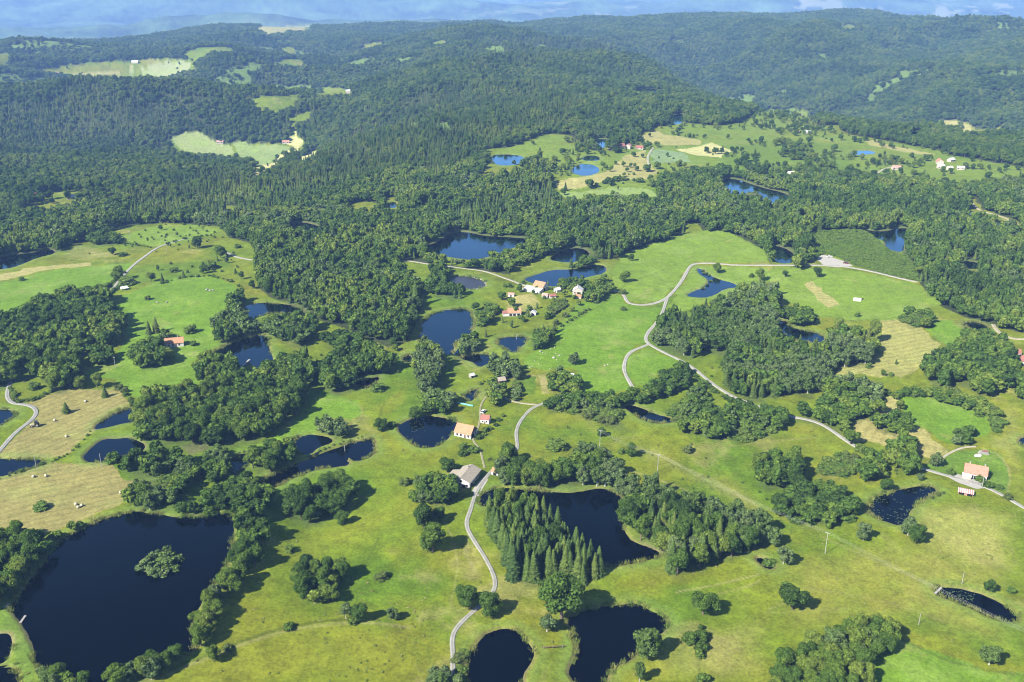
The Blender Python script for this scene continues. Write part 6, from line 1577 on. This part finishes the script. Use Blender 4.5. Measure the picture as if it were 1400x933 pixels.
# caravan on the upper left meadow and the white shelter in the bright field
x, y, z = P(170, 396)
e = empty('caravan', (x, y, z), R(35)); tag(e, 'white caravan with an awning under the upper left tree', 'caravan')
MB().box((0, 0, 1.5), (5.4, 2.2, 2.1), bevel=0.25).build('body', M['tarp'], e, True)
b_ = MB()
for s in (-1, 1): b_.cyl((0.3, s * 0.95, 0.35), (0.3, s * 1.12, 0.35), 0.35, seg=14)
b_.build('wheels', M['tyre'], e)
MB().box((-0.4, -1.11, 1.8), (1.4, 0.05, 0.7)).build('window', M['glass'], e)
MB().box((0.5, -2.6, 2.1), (4.6, 2.8, 0.08), rx=R(8)).build('awning', M['white'], e)
MB().cyl((2.7, 0, 0.55), (3.9, 0, 0.5), 0.05, seg=6).build('drawbar', M['galv'], e)

x, y, z = P(1172, 411)
e = empty('field_shelter', (x, y, z), R(-18)); tag(e, 'white arched field shelter alone in the bright field', 'shelter'); e.scale = (0.8,) * 3
m = MB(); n = 9
vv = []
for k in range(n + 1):
    t = math.pi * k / n; vv += [(-3.6, -2.3 * math.cos(t), 2.6 * math.sin(t) ** 0.8), (3.6, -2.3 * math.cos(t), 2.6 * math.sin(t) ** 0.8)]
vi = [(p[0] * 0.985, p[1] * 0.94, p[2] * 0.95) for p in vv]
k0 = len(vv)
m.poly(vv + vi, [(2 * k, 2 * k + 1, 2 * k + 3, 2 * k + 2) for k in range(n)] + [(k0 + 2 * k + 2, k0 + 2 * k + 3, k0 + 2 * k + 1, k0 + 2 * k) for k in range(n)] + [(2 * k, 2 * k + 2, k0 + 2 * k + 2, k0 + 2 * k) for k in range(n)] + [(2 * k + 3, 2 * k + 1, k0 + 2 * k + 1, k0 + 2 * k + 3) for k in range(n)])
m.build('cover', M['tarp'], e, False)
MB().poly([(-3.45, -2.1, 0), (-3.45, 2.1, 0), (-3.45, 1.5, 1.9), (-3.45, 0, 2.35), (-3.45, -1.5, 1.9), (-3.52, -2.1, 0), (-3.52, 2.1, 0), (-3.52, 1.5, 1.9), (-3.52, 0, 2.35), (-3.52, -1.5, 1.9)], [(0, 1, 2, 3, 4), (9, 8, 7, 6, 5), (0, 5, 6, 1), (1, 6, 7, 2), (2, 7, 8, 3), (3, 8, 9, 4), (4, 9, 5, 0)]).build('end_wall', M['tarp'], e)
m = MB(); m.box((4.9, 0.2, 0.65), (1.6, 1.1, 0.9), bevel=0.1); m.box((4.9, 0.2, 1.2), (1.2, 0.8, 0.3), bevel=0.06)
x2, y2, z2 = P(1178.5, 409.5)
e2 = empty('water_trough', (x2, y2, z2), 0); tag(e2, 'dark drinking trough beside the white field shelter', 'trough')
m = MB(); m.box((0, 0, 0.35), (2.4, 1.2, 0.7)); m.build('basin', M['dark'], e2)
m = MB(); m.cyl((-1.0, -0.45, 0), (-1.0, -0.45, 0.9), 0.06, seg=6); m.build('standpipe', M['galv'], e2)

# vehicles
def car(label, px, py, yaw, paint, cat='car', sc=1.0, cabin='M'):
    x, y, z = P(px, py)
    e = empty('parked_car', (x, y, z), R(yaw)); tag(e, label, cat); e.scale = (sc, sc, sc)
    prof = [(-2.1, 0.35), (2.05, 0.35), (2.15, 0.6), (2.05, 0.85), (1.15, 0.98), (-1.9, 1.02), (-2.15, 0.8)]
    m = MB(); n = len(prof)
    m.poly([(a_, -0.86, b_) for a_, b_ in prof] + [(a_, 0.86, b_) for a_, b_ in prof], [tuple(range(n)), tuple(range(2 * n - 1, n - 1, -1))] + [(k, n + k, n + (k + 1) % n, (k + 1) % n) for k in range(n)])
    m.build('body', M[paint], e)
    cp_ = [(1.1, 0.97), (0.45, 1.48), (-1.45, 1.50), (-1.95, 1.0)]
    g_ = MB(); g_.poly([(a_, -0.80 + 0.12 * (b_ > 1.2), b_) for a_, b_ in cp_] + [(a_, 0.80 - 0.12 * (b_ > 1.2), b_) for a_, b_ in cp_], [(0, 1, 2, 3), (7, 6, 5, 4)] + [(k, 4 + k, 4 + (k + 1) % 4, (k + 1) % 4) for k in range(4)])
    g_.build('glasshouse', M['glass'], e)
    MB().box((-0.5, 0, 1.52), (1.85, 1.34, 0.06), bevel=0.02).build('roof', M[paint], e)
    for a_ in (-1.35, 1.35):
        for s in (-1, 1):
            w_ = MB().cyl((a_, s * 0.70, 0.33), (a_, s * 0.92, 0.33), 0.33, seg=16).build('wheel', M['tyre'], e)
            MB().cyl((a_, s * 0.915, 0.33), (a_, s * 0.935, 0.33), 0.19, seg=12).build('rim', M['galv'], w_)
    for s in (-1, 1): MB().box((2.13, s * 0.6, 0.68), (0.06, 0.34, 0.16)).build('headlight', M['tarp'], e)
    return e
car('dark red car parked at the near end of the gravel car park', 1157, 361, -25, 'carred', sc=1.25)
car('pale car parked at the back of the gravel car park', 1134, 352, 10, 'white', sc=1.2)

# tractor with a pale mower on the hay field
x, y, z = P(48, 583.5)
e = empty('tractor', (x, y, z), R(200)); tag(e, 'dark tractor with a pale front standing on the mown hay field', 'tractor'); e.scale = (1.35,) * 3
MB().box((0.9, 0, 1.05), (1.7, 0.75, 0.7), bevel=0.12).build('bonnet', M['wrap'], e)
m = MB(); m.box((-0.75, 0, 1.0), (1.5, 1.0, 0.5), bevel=0.08); m.build('chassis', M['carblack'], e)
m = MB(); m.box((-0.7, 0, 1.85), (1.3, 1.25, 1.2), bevel=0.1); cabn = m.build('cab', M['glass'], e)
MB().box((-0.7, 0, 2.5), (1.5, 1.4, 0.12), bevel=0.04).build('cab_roof', M['carblack'], cabn)
for s in (-1, 1):
    w_ = MB().cyl((-0.9, s * 0.62, 0.85), (-0.9, s * 1.08, 0.85), 0.85, seg=20).build('wheel', M['tyre'], e)
    MB().cyl((-0.9, s * 1.06, 0.85), (-0.9, s * 1.1, 0.85), 0.45, seg=14).build('rim', M['wrap'], w_)
    w_ = MB().cyl((1.35, s * 0.58, 0.52), (1.35, s * 0.86, 0.52), 0.52, seg=18).build('wheel', M['tyre'], e)
    MB().cyl((1.35, s * 0.85, 0.52), (1.35, s * 0.88, 0.52), 0.27, seg=12).build('rim', M['wrap'], w_)
MB().cyl((1.0, 0.3, 1.3), (1.0, 0.3, 2.3), 0.05, seg=8).build('exhaust', M['carblack'], e)

# hay bales
def bale_mesh(wrapm):
    bm = MB(); bm.cyl((-0.62, 0, 0.68), (0.62, 0, 0.68), 0.70, seg=22)
    bmesh.ops.bevel(bm.bm, geom=[e_ for e_ in bm.bm.edges if len({round(v.co.x, 2) for v in e_.verts}) == 1], offset=0.09, segments=2, affect='EDGES')
    return bm
bm0 = bale_mesh('wrap'); b0 = bm0.build('hay_bale', M['wrap'], None, True)
BALES = [(46, 653, 'pale wrapped bale on the knoll, left of a pair'), (63, 652, 'pale wrapped bale on the knoll, right of a pair'), (165, 675, 'pale wrapped bale at the right end of the knoll'), (104, 691, 'left bale of the close group low on the knoll'), (107, 695, 'lowest bale of the close group low on the knoll'), (112, 692.5, 'right bale of the close group low on the knoll'),
         (75, 576, 'bale near the lone pine on the hay field'), (91, 598, 'bale in the lower middle of the hay field'), (117, 550, 'bale at the upper right of the hay field')]
for i, (px, py, lab) in enumerate(BALES):
    o = b0 if i == 0 else b0.copy()
    if i: COL.objects.link(o)
    o.location = P(px, py); o.rotation_euler = (0, 0, i * 0.9); o.scale = (1.05,) * 3
    tag(o, lab, 'hay bale', 'bales left on the mown hay')

# boulders on the bright pasture
BO = [(741, 473, 2.2), (743, 475, 1.4), (738.5, 481.5, 2.4), (742, 483, 1.3), (746, 484, 1.2), (753, 478, 1.2), (758.5, 475.5, 1.6), (757, 490, 3.0), (761, 492.5, 1.6), (763.5, 487, 1.5), (765.5, 486.5, 1.8), (731, 494, 1.2), (739, 491.5, 1.2), (760, 484, 1.2), (736.5, 497.5, 1.2), (725, 503, 1.6), (728, 501, 1.3), (827, 500.5, 2.2), (831, 499, 1.6), (283, 397, 3.4), (287, 398, 3.0), (291, 397.5, 2.6), (215, 414, 2.4), (228, 414, 2.6), (752, 505, 1.3)]
for i, (px, py, s) in enumerate(BO):
    x, y, z = P(px, py)
    o = MB().ico((0, 0, 0.15 * s), (0.38 * s, 0.30 * s, 0.26 * s), 2, 0.16, i).build('boulder', M['stone'], None)
    o.location = (x, y, z); o.rotation_euler = (0, 0, i * 1.7)
    big = 'largest pale boulder in the stony patch of the bright pasture' if i == 7 else ('pale boulder scattered in the bright pasture' if px > 700 else 'stone of the heaps on the green slope')
    tag(o, big, 'boulder', None if i == 7 else ('boulders of the bright pasture' if px > 700 else 'stone heaps on the green slope'))

# dark cow near the two-rut track
x, y, z = P(669.5, 630)
pts = {'h': (1.25, 0, 1.35), 'n': (0.95, 0, 1.25), 'c': (0.55, 0, 1.05), 'm': (0, 0, 1.02), 'r': (-0.65, 0, 1.1), 'mz': (1.6, 0, 1.1)}
bm = bmesh.new(); V_ = {}
for k_, p in pts.items(): V_[k_] = bm.verts.new(p)
for a_, b2 in (('mz', 'h'), ('h', 'n'), ('n', 'c'), ('c', 'm'), ('m', 'r')): bm.edges.new((V_[a_], V_[b2]))
rad_ = {'h': 0.2, 'n': 0.2, 'c': 0.36, 'm': 0.4, 'r': 0.34, 'mz': 0.12}
for root, xx in (('c', 0.55), ('r', -0.7)):
    for s in (-1, 1):
        k1 = bm.verts.new((xx, s * 0.2, 0.62)); k2 = bm.verts.new((xx + 0.03, s * 0.2, 0.02)); bm.edges.new((V_[root], k1)); bm.edges.new((k1, k2))
        V_[f'{root}{s}a'] = k1; V_[f'{root}{s}b'] = k2; rad_[f'{root}{s}a'] = 0.12; rad_[f'{root}{s}b'] = 0.07
bm.verts.index_update(); idx = {k_: v.index for k_, v in V_.items()}
me = bpy.data.meshes.new('cow'); bm.to_mesh(me); bm.free()
cow = link(bpy.data.objects.new('cow', me)); md = cow.modifiers.new('skin', 'SKIN'); cow.modifiers.new('sub', 'SUBSURF').render_levels = 1
for k_, i in idx.items(): me.skin_vertices[0].data[i].radius = (rad_[k_], rad_[k_]); me.skin_vertices[0].data[i].use_root = (k_ == 'm')
me.materials.append(M['hide'])
cow.location = (x, y, z); cow.rotation_euler = (0, 0, 0.4); cow.scale = (1.15,) * 3
tag(cow, 'dark cow standing on the grass above the garage', 'cow')

# landing stages
def jetty(label, pa, pb, width, mat='greywood'):
    ax, ay, az = P(*pa); bx_, by_, bz_ = P(*pb)
    z = max(az, bz_, min(q[3] for q in PW if True) if False else az) + 0.25
    dx, dy = bx_ - ax, by_ - ay; L = math.hypot(dx, dy)
    e = empty('jetty', (ax, ay, z), math.atan2(dy, dx)); tag(e, label, 'jetty')
    d_ = MB()
    n_ = max(6, int(L / 0.25))
    for k in range(n_): d_.box(((k + 0.5) * L / n_, 0, 0.22), (L / n_ * 0.9, width, 0.07))
    d_.build('deck', M[mat], e)
    for k in range(3):
        for s in (-1, 1): MB().cyl((L * (0.08 + 0.42 * k), s * width * 0.45, -1.4), (L * (0.08 + 0.42 * k), s * width * 0.45, 0.5), 0.07, seg=8).build('post', M['greywood'], e)
jetty('upper pale jetty at the corner of the dark lake', (7, 832), (12.5, 827), 1.0)
jetty('lower pale jetty reaching into the dark lake from the dam', (28, 853), (36.5, 849), 0.9)
jetty('pale footbridge across the end of the wood pond', (326, 506), (342, 497.5), 1.3)
jetty('short pale landing stage at the left tip of the narrow dark pond', (1278, 813), (1286, 809.5), 1.0)
jetty('dark sluice beam across the grass between two lower ponds', (741, 887), (771, 886.3), 0.5, 'wood')

# poles and wires
def pole(label, px, py, h, px_top=None, arm=True, mat='greywood', group='line poles'):
    x, y, z = P(px, py)
    e = empty('utility_pole', (x, y, z), R(-35)); tag(e, label, 'utility pole', group)
    MB().cyl((0, 0, -0.5), (0, 0, h), 0.17, 0.12, 8).build('post', M[mat], e)
    if arm:
        MB().box((0, 0, h - 0.25), (2.2, 0.14, 0.14)).build('crossarm', M[mat], e)
        for s in (-0.95, 0.0, 0.95): MB().cyl((s, 0, h - 0.18), (s, 0, h + 0.12), 0.05, seg=6).build('insulator', M['white'], e)
    return Vector((x, y, z + h))
tops = [pole('concrete pole under the wires at the far end of the line', 820, 611, 10.5, mat='concrete'), pole('pole under the wires on the dry slope', 899, 645, 10.5, mat='concrete'), pole('pole under the wires between the leafy copse and the weedy pond', 1128, 757, 11.5, mat='concrete')]
d_ = (tops[2] - tops[1]); tops.append(tops[2] + d_ * 1.55 + Vector((0, 0, -2.0)))
for k in range(3):
    a_, b2 = tops[k], tops[k + 1]
    for wi, s in enumerate((-0.95, 0.0, 0.95)):
        t_ = (b2 - a_).normalized(); nrm_ = Vector((-t_.y, t_.x, 0)).normalized()
        pl_ = []
        for q in range(17):
            u_ = q / 16; pl_.append(a_.lerp(b2, u_) + nrm_ * s + Vector((0, 0, 0.1 - 4 * 2.2 * u_ * (1 - u_))))
        wv = []; wf = []
        for p in pl_:
            for j in range(4): wv.append(p + nrm_ * (0.014 * math.cos(j * 1.5708)) + Vector((0, 0, 0.014 * math.sin(j * 1.5708))))
        for q in range(16):
            for j in range(4): wf.append((q * 4 + j, q * 4 + (j + 1) % 4, q * 4 + 4 + (j + 1) % 4, q * 4 + 4 + j))
        w_ = link(bpy.data.objects.new('overhead_wire', np_mesh('overhead_wire', np.array([tuple(p) for p in wv]), np.array(wf), M['galv'])))
        span = ['far span', 'middle span', 'near span over the lily pond'][k]
        tag(w_, f'{["left", "middle", "right"][wi]} one of three pale overhead wires, {span}', 'wire', 'overhead wires')
pole('short post alone on the pasture below the wires', 1256, 854, 5.5, arm=False)
pole('slim post above the narrow dark pond', 1315, 799, 6.5, arm=False)
pole('pale post on the bank of the blue straight pond', 50, 641, 8, arm=False, mat='concrete'); pole('pale post at the lower bank of the fan shaped pond', 139, 638.5, 8, arm=False, mat='concrete')
pole('pole on the bright slope below the dark wood', 158, 503.5, 8, mat='concrete'); pole('pole beside the upper left lane', 228, 344, 10, mat='concrete'); pole('pole on the bright rise at upper left', 178, 327, 8, mat='concrete')
pole('post on the spit of the long pond', 472, 622, 6, arm=False, mat='concrete'); pole('pole beside the earth track and hut', 676, 541.5, 8, mat='concrete'); pole('pale pole in front of the red roofed farmhouse', 1342.5, 667, 7, mat='concrete')
pole('pale pole on the dam of the pointed pond', 706, 468, 6, arm=False, mat='concrete')

# heap under white sheeting and wood stack behind the farmhouse
x, y, z = P(1337, 624)
o = MB().ico((0, 0, 0.4), (2.2, 1.3, 0.8), 3, 0.12, 4).build('covered_heap', M['tarp'], None); o.location = (x, y, z); o.rotation_euler = (0, 0, 0.2)
tag(o, 'heap under white sheeting on the farmhouse lawn', 'heap')
x, y, z = P(1345, 621)
e = empty('woodpile', (x, y, z), R(-14)); tag(e, 'grey and red woodpile beside the white sheeted heap', 'woodpile')
m = MB(); rr_ = random.Random(2)
for r_ in range(4):
    for c_ in range(12 - r_): m.cyl((-2.9 + c_ * 0.5 + r_ * 0.25, -0.9 + 0.2 * rr_.random(), 0.24 + r_ * 0.42), (-2.9 + c_ * 0.5 + r_ * 0.25, 0.9 + 0.2 * rr_.random(), 0.24 + r_ * 0.42), 0.23 + 0.03 * rr_.random(), seg=7)
m.build('logs', M['greywood'], e)
MB().box((0.5, 0.1, 2.0), (3.6, 2.0, 0.07), ry=R(5)).build('sheet', M['red'], e)
x, y, z = P(635, 553)
o = MB().box((0, 0, 0.3), (11, 1.6, 0.5), bevel=0.15).build('covered_bed', M['teal'], None, True); o.location = P(636.5, 553.5); o.rotation_euler = (0, 0, -0.45)
tag(o, 'strip of teal sheeting below the cottage pool', 'sheeting')
# car and clutter behind the cottage
car('pale van standing on the track behind the small red roofed cottage', 661, 564, 60, 'white', 'van', 1.1)
# rim stones of the drained pond
wmud = PW[22][2]; zz_ = PW[22][3]
q_ = densify(wmud, 4.2)
for i, p in enumerate(q_):
    if i % 2 and i % 3: continue
    o = MB().ico((0, 0, 0.2), (0.9, 0.6, 0.5), 1, 0.2, i).build('boulder', M['stone'], None)
    o.location = (p[0], p[1], float(hz(p[0], p[1])) + 0.05); o.rotation_euler = (0, 0, i)
    tag(o, 'pale stone set round the drained pond bed', 'boulder', 'stones round the drained pond')

# low earth of the two islets
def islet(label, px, py, sx_, sy_):
    x, y, z = P(px, py)
    z0 = min((q[3] for q in PW if inside(np.array([x]), np.array([y]), q[2])[0]), default=z)
    o = MB().ico((0, 0, -0.3), (sx_, sy_, 0.9), 3, 0.10, 9).build('islet', M['islet'], None, True)
    o.location = (x, y, z0); tag(o, label, kind='structure')
islet('low earth islet under the willows in the dark lake', 217, 776, 9.5, 8.5)
islet('low islet under bushes in the upper right lake', 1029, 269.5, 11, 12)


# ------------------------------------------------------------------ air
hm = bpy.data.materials.new('haze'); hm.use_nodes = True
nt = hm.node_tree; nt.nodes.clear()
out = nt.nodes.new('ShaderNodeOutputMaterial')
pv = nt.nodes.new('ShaderNodeVolumePrincipled')
pv.inputs['Color'].default_value = (0.27, 0.49, 1.0, 1); pv.inputs['Density'].default_value = 0.000076; pv.inputs['Anisotropy'].default_value = 0.0
nt.links.new(pv.outputs[0], out.inputs['Volume'])
zmin = float(GZ.min()) - 1.5; zmax = max(float(GZ.max()) + 25, CAMZ + 15)
b = MB(); b.box((0, 0, (zmin + zmax) / 2), (56000, 56000, zmax - zmin))
hz_o = b.build('haze', hm); tag(hz_o, 'thin blue summer haze over the whole country', kind='stuff')

# ------------------------------------------------------------------ light, sky, camera
SUN_EL, SUN_AZ = R(40), (-0.76, -0.65)
w = bpy.data.worlds.new('World'); S.world = w; w.use_nodes = True
nt = w.node_tree; nt.nodes.clear()
wo = nt.nodes.new('ShaderNodeOutputWorld'); bg = nt.nodes.new('ShaderNodeBackground'); sk = nt.nodes.new('ShaderNodeTexSky')
sk.sky_type = 'NISHITA'; sk.sun_disc = False; sk.sun_elevation = SUN_EL; sk.sun_rotation = math.atan2(SUN_AZ[0], SUN_AZ[1]) % (2 * math.pi)
sk.air_density = 1.0; sk.dust_density = 0.3; sk.ozone_density = 2.5
bg.inputs['Strength'].default_value = 0.06
nt.links.new(sk.outputs[0], bg.inputs[0]); nt.links.new(bg.outputs[0], wo.inputs[0])
sl = bpy.data.lights.new('sun', 'SUN'); sl.energy = 5.0; sl.angle = R(0.53); sl.color = (1.0, 0.955, 0.87)
so = bpy.data.objects.new('sun', sl); COL.objects.link(so)
n_ = math.hypot(*SUN_AZ)
d = Vector((SUN_AZ[0] / n_ * math.cos(SUN_EL), SUN_AZ[1] / n_ * math.cos(SUN_EL), math.sin(SUN_EL)))
so.rotation_euler = d.to_track_quat('Z', 'Y').to_euler(); so.location = (0, 0, 900)
cd = bpy.data.cameras.new('camera'); cam = bpy.data.objects.new('camera', cd); COL.objects.link(cam)
cd.sensor_width = 36; cd.lens = 36 * FPX / 1400; cd.clip_start = 1; cd.clip_end = 60000
cam.location = (0, 0, CAMZ); cam.rotation_euler = (math.pi / 2 - PITCH, 0, 0)
S.camera = cam
S.view_settings.view_transform = 'Standard'; S.view_settings.look = 'None'; S.view_settings.exposure = 1.73; S.view_settings.gamma = 1
S.render.resolution_x = 1024; S.render.resolution_y = 682
S.cycles.max_bounces = 5; S.cycles.diffuse_bounces = 2; S.cycles.glossy_bounces = 2; S.cycles.transmission_bounces = 3; S.cycles.volume_bounces = 0
S.cycles.use_denoising = True; S.cycles.pixel_filter_type = 'BLACKMAN_HARRIS'; S.cycles.filter_width = 1.1
